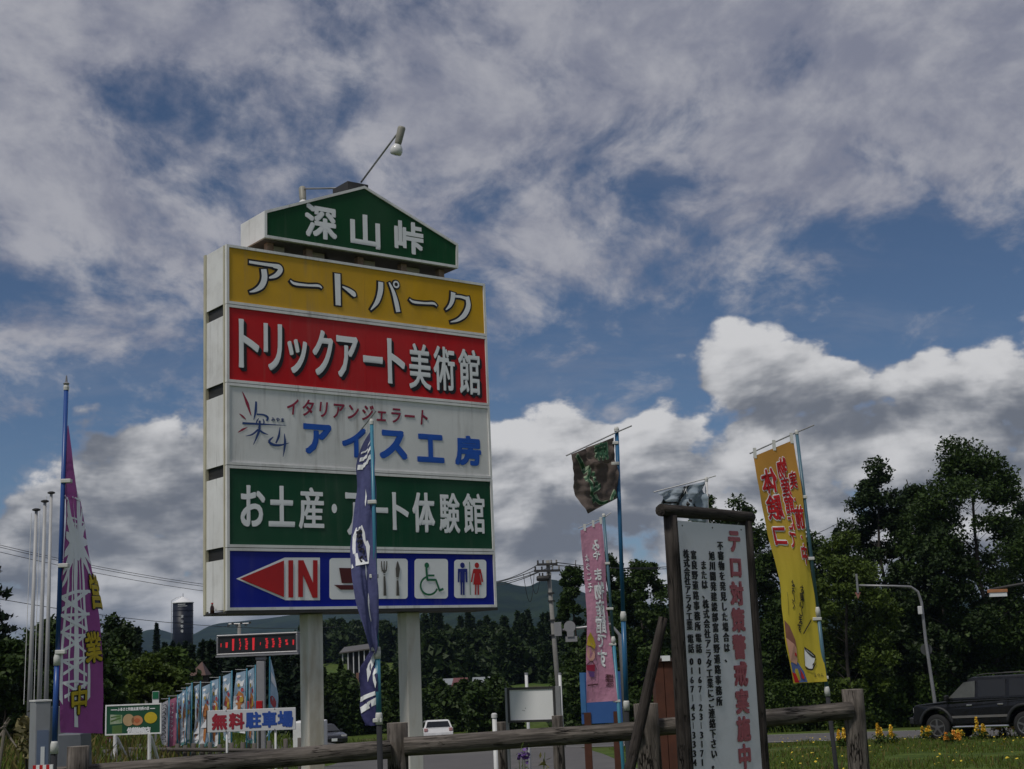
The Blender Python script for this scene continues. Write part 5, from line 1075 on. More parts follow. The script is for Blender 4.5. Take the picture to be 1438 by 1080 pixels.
# red light display board
Y = 42; DP = Plane(at(304, 892, Y), (1, -.10)); w = DP.uv(418, 889)[0]; hh = DP.uv(304, 921)[1]; b = DP.pt(w*.53, 0, -.2); b.z = ground(b.x, b.y)
t = thing('display_board', 'black display board with red lights in a grey frame on one post', 'display board', b)
DP.box(MB(), .04, w-.04, hh+.06, -.05, -.25, -.02).build('screen', mat('screen_black', (.02, .02, .022), .35), t); frame_mb(DP, 0, w, hh, 0, .055, -.30, .02).build('frame', M_steel, t, bevel=.02)
DP.box(MB(), -.02, w+.02, hh-.05, hh-.002, -.32, .03).build('lower_lip', M_steel, t)
M_led = mat('red_lights', (.75, .03, .04), .4, .1, 20, emit=.22)
P = Print(DP.pt); vv = hh/2
for x, wd, hb, gaps in ((.055, .012, .25, 0), (.125, .03, .36, 0), (.205, .028, .80, 0), (.29, .016, .78, 3), (.37, .03, .78, 4), (.455, .03, .82, 0), (.54, .01, .2, 0), (.62, .03, .70, 4), (.70, .028, .62, 3), (.78, .026, .66, 4), (.865, .03, .40, 1), (.945, .02, .34, 0)):
    H_ = -hh*hb*.72
    for k in range(gaps+1):
        z0 = vv+H_/2-H_*(k+.0)/(gaps+1); z1 = z0-H_/(gaps+1)*(.8 if gaps else 1); xx = x*w+(.012*((k*7) % 3-1) if gaps else 0)
        P.poly([(xx-wd*w/2, z1), (xx+wd*w/2*(.6+.4*(k % 2)), z1), (xx+wd*w/2, z0), (xx-wd*w/2*(1-.3*(k % 2)), z0)], -.017)
P.build('light_characters', M_led, t)
a = DP.pt(w*.53, hh-.05, -.15); DP.box(MB(), w*.53-.16, w*.53+.16, hh-.20, hh-.052, -.22, -.08).build('bracket', M_steel, t, bevel=.05); MB().box(((a.x), a.y, (a.z-.15+b.z)/2-.05), (.12, 0, 0), (0, .10, 0), (0, 0, (a.z-.15-b.z)/2+.05)).build('post', mat('post_grey', (.26, .26, .27), .5, .08, 4), t, bevel=.02)
pz = at(356, 990, 41); t = thing('red_box', 'small red box behind the white parking board', 'box', (pz.x, 40, ground(pz.x, 40)))
bx0, bx1 = at(345, 985, 40), at(368, 997, 40); MB().abox(bx0.x, bx1.x, 40, 40.15, bx1.z-.05, bx0.z).build('panel', M_redpic, t, bevel=.01)
for x in (bx0.x+.08, bx1.x-.08): MB().abox(x-.03, x+.03, 40.03, 40.09, ground(x, 40)-.05, bx1.z-.05).build('leg', M_dark, t)
# white panel behind the left sign post
p0, p1 = at(411, 1014, 48), at(432, 1046, 48); t = thing('white_container', 'plain white box body showing just left of the left sign post', 'box', ((p0.x+p1.x)/2, 48, ground(p0.x, 48)))
MB().abox(p0.x, p1.x+.5, 48, 49.2, ground(p0.x, 48)+.25, p0.z).build('body', M_white, t, bevel=.04); MB().abox(p0.x+.1, p1.x+.4, 48.1, 49.1, ground(p0.x, 48)-.05, ground(p0.x, 48)+.249).build('base', M_dark, t)
# row of small banners along the far fence
def smallbanner(px0, px1, py0, py1, Y, kind, label, lean=0., narrow=1.):
    a, b = at(px0, py0, Y), at(px1, py0, Y); c_, d_ = at(px0+lean, py1, Y), at(px1+lean*.3, py1, Y); pol = b+Vector((.03, 0, .06))
    base = Vector((d_.x+.03, Y, ground(d_.x, Y))); t = thing('nobori_banner', label, 'banner', base, 'small banners along the far fence')
    MB().tube([base-Vector((0, 0, .05)), pol], .018, 8).build('pole', M_pteal, t, smooth=True); MB().tube([a+Vector((-.02, -.05, .03)), pol+Vector((0, 0, -.03))], .006, 5).build('cross_rod', M_alu, t)
    ph = px0*.7; a2 = a.lerp(b, 1-narrow); mid0 = a.lerp(c_, .5)+Vector((.055*math.sin(ph*3.1), -.08, 0)); a2 = a2-Vector((0, 0, .05+.05*abs(math.sin(ph)))); c_ = c_+Vector((.05*math.sin(ph*1.7), 0, .09*math.sin(ph*2.3)))
    CL = Cloth([a2, mid0, c_], [b, b.lerp(d_, .5), d_], .022, 1.8, ph, nu=10, nv=24)
    cols = {'w': (.50, .50, .52), 'p': (.45, .16, .25), 's': (.42, .57, .70)}; fl = CL.build('cloth', clothmat('cloth_'+kind, cols[kind]), t)
    if kind == 'w':
        P = Print(CL.pt, .0004, 8.)
        for j in range(9): P.stroke([(.2, .12+.09*j), (.55, .10+.09*j), (.75, .15+.09*j), (.3, .17+.09*j)], [.10, .08, .1, .06], .006, 8)
        P.build('black_script', M_black, fl)
    if kind == 'p':
        P = Print(CL.pt, .0004, 8.)
        for j in range(8): P.stroke([(.4, .15+.085*j), (.65, .16+.085*j), (.5, .19+.085*j)], [.05]*3, .006, 6)
        P.build('white_script', M_letter, fl)
    if kind == 's':
        rr = random.Random(int(px0)); P = Print(CL.pt, .0004); tw = rr.uniform(.36, .55); [P.poly([(0, tw+(1-tw)*k/6), (0, tw+(1-tw)*(k+1)/6), (.5, tw+(1-tw)*(k+1)/6), (1, tw+(1-tw)*(k+1)/6), (1, tw+(1-tw)*k/6), (.5, tw+(1-tw)*k/6)], .006) for k in range(6)]; P.poly([(.1, .20), (.3, .16), (.6, .2), (.9, .17), (.75, .27), (.3, .28)], .006); P.disc((.3, .10), .2, .006, 10, .03); P.build('white_print', M_letter, fl)
        P = Print(CL.pt, .0004); P.poly([(.15, .42), (.4, .33), (.8, .38), (.9, .50), (.5, .56), (.2, .53)], .013); P.stroke([(.45, tw+.05), (.5, .75), (.48, .88)], [.22, rr.uniform(.2, .4), .2], .013, 8); P.build('orange_print', mat('print_peach', (.52, .20, .06), .6), fl)
        P = Print(CL.pt, .0004); P.disc((.4, .44), .16, .02, 12, .04); P.disc((.7, .32), .14, .02, 12, .03); P.build('red_print', mat('print_berry', (.38, .06, .07), .6), fl)
        P = Print(CL.pt, .0004); P.disc((.65, .46), .16, .026, 12, .045); P.disc((.35, .25), .12, .026, 12, .03); P.build('yellow_print', mat('print_lemon', (.52, .36, .05), .6), fl)
        P = Print(CL.pt, .0004); P.stroke([(.02, .93), (.5, .965), (.98, .92)], [.05, .07, .05], .011, 8); P.build('teal_print', mat('print_teal', (.12, .30, .28), .6), fl)
for i, (x0, x1, y0, y1, k, ln, lb) in enumerate(((228, 236, 983, 1048, 'w', -3, 'white small banner with black script, leftmost of the far row'), (237, 248, 979, 1046, 'p', -2, 'pink small banner with white script in the far row'),
        (249, 256, 972, 1044, 's', -3, 'pale blue fruit banner directly right of the small pink banner'), (256, 261, 968, 1045, 's', -3, 'narrow blue fruit banner, second after the small pink one'), (262, 268, 962, 1044, 's', -6, 'blue fruit banner with white wave foot, third after the pink one'),
        (273, 280, 960, 1044, 's', -1, 'blue fruit banner standing alone left of the parking board edge'), (284, 295, 960, 1047, 's', -3, 'broad blue fruit banner at the left edge of the parking board'), (296, 307, 953, 1047, 's', -3, 'broad blue fruit banner behind the red characters of the parking board'),
        (313, 324, 945, 1044, 's', -2, 'tall blue fruit banner behind the first blue character of the parking board'), (332, 345, 942, 1030, 's', -2, 'bulging white and orange fruit banner left of the display post'), (348, 357, 937, 1046, 's', -2, 'blue fruit banner touching the display board post'))):
    smallbanner(x0, x1, y0, y1, 37.6+.1*(i % 3), k, lb, ln)
a, b = at(379, 922, 37), at(377, 1044, 37); gz = ground(b.x, 37); t = thing('nobori_banner', 'blue leaf-shaped banner tapering to a point right of the display post', 'banner', (b.x, 37, gz), 'small banners along the far fence')
MB().tube([(b.x, 37, gz-.05), a], .018, 8).build('pole', M_pteal, t)
CL = Cloth([at(379.5, 926, 37), at(379, 975, 37), at(378, 1028, 37)], [at(380.5, 926, 37.1), at(387, 958, 37.2), at(390, 985, 37.25), at(386, 1020, 37.2), at(374, 1036, 37)], .02, 1.5, .2, nu=8, nv=24); fl = CL.build('cloth', clothmat('cloth_s', (.26, .42, .60)), t)
P = Print(CL.pt, .0004); P.poly([(.05, .60), (.05, .95), (.9, .95), (.9, .62)], .005); P.poly([(.1, .2), (.1, .32), (.9, .34), (.9, .22)], .005); P.build('white_print', M_letter, fl); P = Print(CL.pt, .0004); P.disc((.4, .55), .35, .011, 14, .06); P.build('red_print', MATS['print_berry'], fl)
# dark stub fence in front of them
t = thing('stub_fence', 'low dark stake fence with a single rail below the small banners', 'fence', tuple(Vector((at(300, 1050, 36.5).x, 36.5, ground(at(300, 1050, 36.5).x, 36.5)))))
xs = [142, 155, 168, 181, 196, 209, 222, 236, 249, 260, 272, 284, 295, 308, 325, 341, 357, 378, 401, 421]
for x in xs:
    p = at(x, 1047 if x < 270 else 1046-(x-270)*.05, 36.5); g = ground(p.x, 36.5); log_mesh('stake', (p.x, 36.5, g-.1), (p.x, 36.5, p.z+random.uniform(-.05, .05)), .062, .056, M_fence, t, n=8, seg=3)
a, b = at(138, 1052, 36.35), at(430, 1054, 36.35); log_mesh('rail', a, b, .05, .05, M_fence, t, n=8, seg=20)
a, b = at(138, 1068, 36.36), at(270, 1068, 36.36); log_mesh('rail', a, b, .045, .045, M_fence, t, n=8, seg=12)
# silo
Y = 330; p = at(257, 850, Y); gz = ground(p.x, Y)-2; r = 14*mpp(Y); zt = at(257, 847, Y).z; t = thing('silo', 'dark blue cylindrical silo with pale conical roof on the skyline', 'silo', (p.x, Y, gz))
sil = MB().lathe((p.x, Y, gz), (0, 0, 1), [(0, r), (zt-gz, r)], 40).build('shell', mat('silo_navy', (.008, .011, .022), .45, .2, .5, spec=.25), t, smooth=True)
for k in range(9): MB().lathe((p.x, Y, gz+(zt-gz)*(.25+.08*k)), (0, 0, 1), [(0, r+.005), (.02, r+.05), (.10, r+.05), (.12, r+.005)], 40).build('ring', mat('silo_ring', (.018, .022, .04), .75, spec=.1), sil)
MB().lathe((p.x, Y, zt), (0, 0, 1), [(0, r+.15), (.15, r+.15), (.75, r*.6), (1.35, .4), (1.45, .1)], 40).build('roof', mat('silo_roof', (.75, .75, .76), .6), t)
FP = Plane((p.x, Y-r-.02, zt), (1, .0)); P = Print(FP.pt)
P.line('深山牧場', (.35, -3.1), (.35, -6.4), .62, .72, .06, bold=.02); P.stroke([(-.6, -.35), (1.1, -.35)], [.12]*2, .06, 3); P.stroke([(-.6, -.75), (1.5, -.75)], [.1]*2, .06, 3); P.build('white_lettering', mat('faded_letter', (.60, .61, .63), .6), t)
hp = [Vector((p.x-r-.25, Y-.4, zt-8+k*(8.6)/6)) for k in range(7)]+[Vector((p.x-r*.6, Y-.4, zt+1.3)), Vector((p.x-.2, Y-.3, zt+1.5))]; MB().tube(hp, .05, 6).build('ladder', M_steel, t); MB().tube([(p.x, Y, zt+.9), (p.x, Y, zt+2.2)], .06, 6).build('vent', M_dark, t)
# floodlight masts
for px, py, by, Y, lb, n in ((336, 876, 1000, 150, 'slim floodlight mast rising above the red display board', 6), (249, 922, 1010, 90, 'slim pole with short lamp crossbar left of the small banners', 4)):
    a = at(px, py, Y); g = ground(a.x, Y); t = thing('floodlight_mast', lb, 'light mast', (a.x, Y, g)); s_ = mpp(Y)
    MB().tube([(a.x, Y, g-.2), a], [4*s_, 2.4*s_], 10).build('mast', M_conc, t, smooth=True); wd = (15 if n == 6 else 10)*s_; MB().tube([a+Vector((-wd, 0, 0)), a+Vector((wd, 0, 0))], .9*s_, 6).build('crossbar', M_steel, t)
    for k in range(n):
        c_ = a+Vector((-wd+2*wd*k/(n-1), -.1, (1.5 if k % 2 else -1.5)*s_)); MB().lathe(c_, (.2, -1, -.4), [(0, .6*s_), (1.5*s_, 1.9*s_), (1.7*s_, 1.9*s_)], 10).build('floodlight', M_steel, t)
# low gantry pole with arm
a = at(200, 955, 58); g = ground(a.x, 58); t = thing('arrow_marker_pole', 'snow marker with a long thin arm above the green shop sign', 'pole', (at(257, 985, 58).x, 58, g))
e = at(262, 968, 58); MB().tube([(e.x, 58, ground(e.x, 58)-.1), (e.x, 58, e.z-.3), e+Vector((-.25, 0, .12)), at(202, 963, 58)], [.07, .06, .05, .045], 8).build('pole_and_arm', M_steel, t, smooth=True)
MB().abox(a.x-.10, a.x+.10, 57.95, 58.0, at(0, 985, 58).z, a.z).build('arrow_plate', M_steel, t)
p = at(206, 945, 60); t = thing('thin_post', 'thin grey post beside the snow marker plate', 'post', (p.x, 60, ground(p.x, 60))); MB().tube([(p.x, 60, ground(p.x, 60)-.1), p], .06, 8).build('shaft', M_conc, t); MB().abox(p.x-.16, p.x+.16, 59.9, 59.93, at(0, 985, 60).z, at(0, 970, 60).z).build('plate', M_greypic, t)
a, b = at(214, 971, 40), at(223, 992, 40); t = thing('small_sign', 'tiny green and white upright sign above the right end of the shop sign', 'sign', ((a.x+b.x)/2, 40, ground(a.x, 40)))
MB().abox(a.x, b.x, 40, 40.03, b.z, a.z).build('board', M_sheet, t); MB().abox(a.x+.01, b.x-.01, 39.985, 39.999, a.z-.2, a.z-.01).build('green_band', M_greenpic, t); MB().abox((a.x+b.x)/2-.03, (a.x+b.x)/2+.03, 40.031, 40.07, ground(a.x, 40)-.1, a.z-.1).build('leg', M_steel, t)
a, b = at(148, 1035, 39), at(161, 1050, 39); t = thing('small_sign', 'dark red poster with pale figure low beside the shop sign leg', 'sign', ((a.x+b.x)/2, 39, ground(a.x, 39)))
MB().abox(a.x, b.x, 39, 39.03, b.z, a.z).build('board', mat('poster_red', (.13, .03, .04), .5), t); MB().add([((a.x+b.x)/2, 38.99, a.z-.03), (b.x-.04, 38.99, b.z+.02), (a.x+.06, 38.99, b.z+.02)], [(0, 2, 1)]).build('pale_shape', M_cab, t); MB().abox(a.x+.1, a.x+.15, 39.031, 39.06, ground(a.x, 39)-.1, b.z+.1).build('leg', M_dark, t)

# ================================================================== the middle: utility pole, signs, board
Y = 62; a = at(769, 787, Y); b = at(779, 965, Y); gz = ground(b.x, Y); bz = Vector((b.x+.25, Y, gz-.3)); t = thing('utility_pole', 'concrete utility pole with crossarms and wires left of the pink banner', 'utility pole', (bz.x, Y, gz))
MB().tube([bz, a], [.12, .085], 14).build('pole', M_conc, t, smooth=True)
for py, x0, x1 in ((793, 754, 783), (802, 750, 787), (811, 757, 774)):
    A, B = at(x0, py, Y-.15), at(x1, py-1, Y-.15); MB().box((A+B)/2, (B-A)/2, (0, .05, 0), (0, 0, .05)).build('crossarm', M_dark, t)
    for f in (.05, .3, .7, .95):
        q = A.lerp(B, f); MB().lathe(q+Vector((0, 0, .05)), (0, 0, 1), [(0, .02), (.03, .045), (.07, .03), (.11, .045), (.14, .02)], 8).build('insulator', M_conc if f > .5 else M_dark, t)
q = at(763, 809, Y-.2); MB().lathe(q-Vector((0, 0, .1)), (1, 0, 0), [(-.3, .08), (-.25, .12), (.2, .12), (.25, .08)], 12).build('switch_gear', M_dark, t, smooth=True)
for py in (834, 845, 872, 893): c_ = at(771+(py-787)*.056, py, Y); MB().lathe(c_, (0, 0, 1), [(0, .16), (.06, .16)], 12).build('band', M_dark, t)
def wire(A, B, sag, r, parent, name='wire'):
    P_ = [A.lerp(B, k/18)-Vector((0, 0, sag*4*(k/18)*(1-k/18))) for k in range(19)]; MB().tube(P_, r, 5, cap=False).build(name, M_black, parent)
wp0 = [(at(757, 792, Y), at(698, 803, 75)), (at(782, 792, Y), at(700, 806, 78)), (at(752, 801, Y), at(660, 812, 80)), (at(760, 802, Y), at(690, 810, 76))]
for A, B in wp0: wire(A, A+(B-A)*2.2, .5, .02, t)
for A, B in ((at(757, 792, Y), at(935, 768, 74)), (at(782, 790, Y), at(936, 771, 75))): wire(A, A+(B-A)*3.2, 1.2, .02, t)
P_ = [at(735, 806, Y), at(742, 818, Y), at(750, 806, Y)]; wire(P_[0], P_[2], 1.2, .012, t, 'jumper'); wire(at(744, 804, Y), at(758, 812, Y), .8, .012, t, 'jumper')
# wires across the left sky
far = at(-60, 738, 52); wl = thing('overhead_wire', 'set of three thin overhead wires crossing the left sky', 'wire', tuple(at(-200, 715, 40)))
for y0, y1 in ((746, 797), (749, 800), (756, 806)): wire(at(-200, y0-33, 40), at(560, y1+40, 66), .75, .009, wl)
w2 = thing('overhead_wire', 'single thin wire low across the left sky towards the silo', 'wire', tuple(at(-150, 815, 60))); wire(at(-150, 812, 60), at(480, 880, 100), .8, .016, w2)
# road signs seen from behind on a long arm
Y = 58; a = at(779, 886, Y); e = at(868, 878, Y); g = ground(e.x, Y); t = thing('sign_gantry', 'grey road sign plates seen from behind on a horizontal arm', 'road sign', (e.x, Y, g))
MB().tube([(e.x+.1, Y, g-.2), (e.x+.05, Y, e.z-.4), e+Vector((-.3, 0, .05)), a], [.09, .08, .06, .05], 10).build('post_and_arm', M_steel, t, smooth=True)
mat('plate_grey', (.25, .25, .26), .5, .08, 3)
def plate(x0, y0, x1, y1, nm, off=0.): A, B = at(x0, y0, Y-.12-off), at(x1, y1, Y-.12-off); return MB().abox(A.x, B.x, A.y, A.y+.02, min(A.z, B.z), max(A.z, B.z)).build(nm, mat('plate_grey', (.25, .25, .26), .5, .08, 3), t, bevel=.006)
c_ = at(800, 880, Y-.15); MB().lathe(c_, (0, 1, 0), [(0, 8*mpp(Y)), (.02, 8*mpp(Y))], 24).build('round_plate', MATS['plate_grey'], t)
plate(778, 874, 789, 893, 'square_plate'); plate(796, 886, 806, 894, 'small_plate', .05); plate(794, 894, 811, 901, 'lower_plate')
for x in (783, 797, 803): A, B = at(x, 876, Y-.09), at(x+1, 899, Y-.09); MB().tube([A, B], .02, 6).build('bracket', M_dark, t)
# blank white board in dark frame
Y = 20; DP = Plane(at(712, 966, Y), (1, -.30)); w = DP.uv(779, 967)[0]; hh = DP.uv(713, 1015)[1]; b = DP.pt(w/2, 0, 0); b.z = ground(b.x, b.y)
t = thing('blank_board', 'blank white signboard in a dark frame behind the log rail', 'sign board', b)
DP.box(MB(), .02, w-.02, hh+.02, -.02, -.03, -.005).build('panel', mat('blank_white', (.74, .74, .74), .5, .03, 3), t); frame_mb(DP, 0, w, hh, 0, .03, -.04, .01).build('frame', M_dark, t); DP.box(MB(), -.035, -.002, hh-.9, .0, -.05, .0).build('leg', M_steel, t); DP.box(MB(), w+.002, w+.07, hh-.9, 0, -.05, .0).build('leg', M_steel, t)
P = Print(DP.pt); P.disc((w*.37, hh*.6), .008, -.003, 8, .004); P.stroke([(w*.30, hh*.66), (w*.36, hh*.67)], [.004]*2, -.003, 3); P.build('scuff', M_greypic, t)
for x, Y2, lb in ((739, 26, 'thin pale stake behind the left half of the blank board'), (786, 27, 'thin pale stake just right of the blank board')):
    p = at(x, 947, Y2); s3 = thing('stake', lb, 'stake', (p.x, Y2, ground(p.x, Y2))); MB().tube([(p.x, Y2, ground(p.x, Y2)-.1), p], .028, 8).build('shaft', M_alu, s3, smooth=True); MB().lathe(p, (0, 0, 1), [(0, .034), (.03, .03)], 8).build('cap', M_steel, s3)
# blue board behind the pink banner
Y = 15.3; DP = Plane(at(814, 945, Y), (1, .08)); w = DP.uv(871, 945)[0]; hh = DP.uv(815, 1017)[1]; b = DP.pt(w/2, 0, 0); b.z = ground(b.x, b.y)
t = thing('blue_board', 'blue board on two rust-brown posts behind the pink banner', 'sign board', b)
DP.box(MB(), 0, w, hh, 0, -.025, 0).build('panel', mat('board_blue', (.045, .125, .36), .45, .06, 3), t); DP.box(MB(), -.003, .05, hh*.78, .002, .001, .008).build('edge_strip', mat('board_blue_light', (.06, .18, .40), .45), t)
M_rb = mat('red_brown_post', (.085, .030, .018), .8, .25, 8)
for u in (.06, w-.06):
    a = DP.pt(u, hh*.78, -.06); MB().abox(a.x-.038, a.x+.038, a.y-.03, a.y+.03, ground(a.x, a.y)-.1, a.z).build('post', M_rb, t, bevel=.006)
    DP.box(MB(), u-.036, u+.036, hh-.12, hh*.78, .0, .012).build('clamp', M_rb, t)
# brown cabinet with a pale cap between posts
Y = 13; a, b = at(918, 925, Y), at(948, 1012, Y); g = ground(a.x, Y); t = thing('brown_cabinet', 'tall red-brown wooden box with pale cap left of the notice board', 'box', ((a.x+b.x)/2, Y, g))
for k in range(3):
    x0, x1 = a.x+(b.x+.1-a.x)*k/3, a.x+(b.x+.1-a.x)*(k+1)/3; MB().abox(x0+.002, x1-.002, Y, Y+.3, g-.05, a.z-.03).build('plank', M_rb, t, bevel=.004)
MB().abox(a.x-.02, b.x+.12, Y-.03, Y+.33, a.z-.03, a.z).build('cap', mat('cap_dark', (.05, .03, .025), .7), t); c_ = at(929, 921, Y-.02); d_ = at(941, 928, Y-.02); MB().abox(c_.x, d_.x, Y-.035, Y+.1, d_.z, c_.z).build('pale_cap', M_letter, t)
# right: bent arm pole and the arrow plate
Y = 50; a = at(1312, 984, Y); g = ground(a.x, Y); t = thing('bent_arm_pole', 'leaning grey pole with long bent arm and hanging arrow on the right', 'pole', (a.x, Y, g))
P_ = [Vector((at(1314, 1000, Y).x, Y, g-.2)), at(1312, 980, Y), at(1300, 900, Y), at(1294, 846, Y), at(1289, 831, Y), at(1279, 824, Y), at(1255, 823, Y), at(1204, 822, Y)]
MB().tube(P_, [.065, .06, .052, .048, .044, .04, .036, .033], 10).build('pole_and_arm', M_steel, t, smooth=True)
A, B = at(1201, 806, Y-.05), at(1206, 833, Y-.05); MB().abox(A.x, B.x, Y-.08, Y-.05, B.z, A.z).build('arrow_shaft', M_steel, t); c_ = at(1205, 838, Y-.06); s_ = mpp(Y)
MB().add([c_+Vector((-4*s_, 0, 6*s_)), c_+Vector((4*s_, 0, 6*s_)), c_+Vector((0, 0, -3*s_)), c_+Vector((-4*s_, .03, 6*s_)), c_+Vector((4*s_, .03, 6*s_)), c_+Vector((0, .03, -3*s_))], [(0, 2, 1), (3, 4, 5), (0, 1, 4, 3), (1, 2, 5, 4), (2, 0, 3, 5)]).build('arrow_head', mat('faded_arrow_red', (.28, .12, .10), .5), t)
c_ = at(1292, 857, Y-.1); MB().box(c_, (.07, 0, 0), (0, .05, 0), (0, 0, .14)).build('control_box', M_alu, t, bevel=.02); c_ = at(1301, 912, Y+.1); MB().lathe(c_, (0, 1, 0), [(0, .20), (.02, .20)], 20).build('round_plate', mat('plate_dark', (.07, .075, .075), .5), t)
Y = 47; a, b = at(1388, 830, Y), at(1416, 835, Y); e = at(1475, 822, Y); g = ground(e.x, Y); t = thing('arrow_plate_pole', 'orange and white arrow plate hanging before the right-hand trees', 'road sign', (e.x, Y, g))
MB().tube([(e.x+.3, Y+.2, g-.2), (e.x+.2, Y+.2, e.z), (e.x, Y+.2, e.z+.2), at(1390, 828, Y+.2)], [.08, .06, .05, .04], 8).build('pole_and_arm', M_dark, t, smooth=True)
s_ = mpp(Y); AP = Plane(at(1388, 829, Y), (1, .15)); wv_ = 28*s_
AP.box(MB(), 0, wv_, -3.5*s_, 1*s_, -.10, .02).build('orange_top', mat('plate_orange', (.45, .20, .09), .5), t, bevel=.01); AP.box(MB(), 2*s_, wv_-1*s_, -9*s_, -3.55*s_, -.08, 0).build('white_face', M_letter, t)
# far roofs between the trees
def house(px0, px1, py_eave, py_ridge, Y, roofm, wallm, label, cat='house', name='farm_house', deep=8.):
    A, B = at(px0, py_eave, Y), at(px1, py_eave, Y); zr = at(px0, py_ridge, Y).z; g = ground(A.x, Y)-.5; t = thing(name, label, cat, ((A.x+B.x)/2, Y+deep/2, g))
    MB().abox(A.x+.3, B.x-.3, Y+.3, Y+deep-.3, g, A.z-.02).build('wall', wallm, t)
    r_ = MB().add([(A.x, Y-.2, A.z), (B.x, Y-.2, A.z), (B.x, Y+deep/2, zr), (A.x, Y+deep/2, zr), (A.x, Y+deep+.2, A.z), (B.x, Y+deep+.2, A.z), (A.x+.3, Y+.3, A.z-.01), (B.x-.3, Y+.3, A.z-.01), (A.x+.3, Y+deep-.3, A.z-.01), (B.x-.3, Y+deep-.3, A.z-.01)], [(0, 1, 2, 3), (3, 2, 5, 4), (0, 3, 4), (1, 5, 2), (0, 4, 5, 1)]).build('roof', roofm, t)
    for k in range(3): x = A.x+(B.x-A.x)*(.2+.3*k); MB().abox(x-.35, x+.35, Y+.24, Y+.29, A.z-1.5, A.z-.4).build('window', M_glass, t)
    return t
M_rr = mat('red_roof', (.15, .04, .033), .5, .2, .8, dirt=.3, dirt_c=(.1, .04, .03)); M_rp = mat('pale_roof', (.26, .28, .29), .5, .15, .8, dirt=.5, dirt_c=(.15, .12, .1)); M_wl = mat('pale_wall', (.40, .40, .38), .7, .1, 1)
house(634, 655, 964, 953, 130, M_rr, M_wl, 'small house with rusty red roof between the thickets'); house(618, 636, 962, 954, 136, M_rp, M_wl, 'pale shed roof left of the rusty red roof', 'shed', 'shed'); house(662, 680, 964, 952, 134, M_rp, M_wl, 'pale roofed shed right of the rusty red roof', 'shed', 'shed'); house(684, 704, 966, 951, 138, M_rp, M_wl, 'rightmost pale greenish roof before the blank board', 'shed', 'shed')
A, B = at(268, 949, 75), at(292, 949, 75); g = ground(A.x, 75); t = thing('gable_hut', 'dark brown pyramid roof below the silo', 'hut', ((A.x+B.x)/2, 75, g)); zt = at(280, 929, 75).z; m_ = (A.x+B.x)/2
MB().add([(A.x, 74.5, A.z), (B.x, 74.5, A.z), (B.x, 75.9, A.z), (A.x, 75.9, A.z), (m_+.1, 75.2, zt)], [(0, 1, 4), (1, 2, 4), (2, 3, 4), (3, 0, 4), (3, 2, 1, 0)]).build('roof', mat('brown_roof', (.09, .045, .035), .6, .2, 3), t); MB().abox(A.x+.12, B.x-.12, 74.65, 75.75, g-.1, A.z-.005).build('wall', M_wood2, t)
# open shed on posts up the slope
Y = 150; A, B = at(481, 918, Y), at(519, 912, Y); g = ground(A.x, Y); t = thing('open_shed', 'open-fronted shed on thin pale posts up the slope between the sign posts', 'shed', ((A.x+B.x)/2, Y, g))
MB().add([(A.x-.3, Y-.3, A.z), (B.x+.3, Y-.3, B.z), (B.x+.3, Y+4, B.z+.6), (A.x-.3, Y+4, A.z+.6), (A.x-.3, Y-.3, A.z+.12), (B.x+.3, Y-.3, B.z+.12), (B.x+.3, Y+4, B.z+.72), (A.x-.3, Y+4, A.z+.72)], [(0, 3, 2, 1), (4, 5, 6, 7), (0, 1, 5, 4), (1, 2, 6, 5), (2, 3, 7, 6), (3, 0, 4, 7)]).build('roof', M_greypic, t)
for k in range(6): x = A.x+(B.x-A.x)*k/5; MB().abox(x-.05, x+.05, Y-.05, Y+.05, g-.3, A.z+(B.z-A.z)*k/5-.005).build('post', M_alu, t)
MB().abox(A.x, B.x, Y+3.7, Y+3.85, g-.3, A.z+.45).build('back_wall', M_dark, t); c_, d_ = at(500, 945, Y-2), at(508, 956, Y-2); MB().abox(c_.x, d_.x, Y-2, Y-1.2, g-.3, c_.z).build('crate', mat('brick_box', (.20, .11, .08), .7), t)

# ================================================================== plants
def grass(name, label, xr, yr, n, h, m, cond=None):
    x = rng.uniform(*xr, n); y = rng.uniform(*yr, n)
    bare = np.sin(x*.9+1.3*np.sin(y*.5))+np.sin(y*.7+x*.35)+.6*np.sin(x*2.3-y*1.1) < 1.15; x, y = x[bare], y[bare]
    if cond is not None: k = cond(x, y); x, y = x[k], y[k]
    n = len(x); z = np.array([ground(a, b) for a, b in zip(x, y)]); a = rng.uniform(0, 6.283, n); H = h*rng.uniform(.4, 1.25, n)*(.7+.5*np.sin(x*1.7+np.cos(y*1.3)*2)**2); w = H*.05+.006; ln = rng.normal(0, .3, (n, 2))*H[:, None]
    b = np.stack([x, y, z-.01], 1); d = np.stack([np.cos(a)*w, np.sin(a)*w, 0*w], 1); tip = b+np.stack([ln[:, 0], ln[:, 1], H], 1); mid = b+np.stack([ln[:, 0]*.35, ln[:, 1]*.35, H*.6], 1)
    V = np.stack([b-d, b+d, mid+d*.7, mid-d*.7, mid-d*.7, mid+d*.7, tip+d*.08, tip-d*.08], 1).reshape(-1, 3); o = np_mesh(name, V, np.arange(8*n).reshape(-1, 4), m); return tag(o, label, 'grass', kind='stuff')
M_gb = mat('grass_blade', (.085, .130, .022), .6, .35, .5, island=.5, trans=.25, spec=.2); M_gd = mat('dry_grass_blade', (.13, .115, .045), .7, .3, .6, island=.4, trans=.2, spec=.1)
def verge(x, y):      # between fence and road
    ne = np.interp(x, [2.6, 8, 14.5, 20, 30], [60, 53.5, 48.5, 43, 33]); return (y < ne-.3)
grass('verge_grass', 'green grass of the verge between the fence and the road', (3.0, 22), (17, 54), 60000, .105, M_gb, verge)
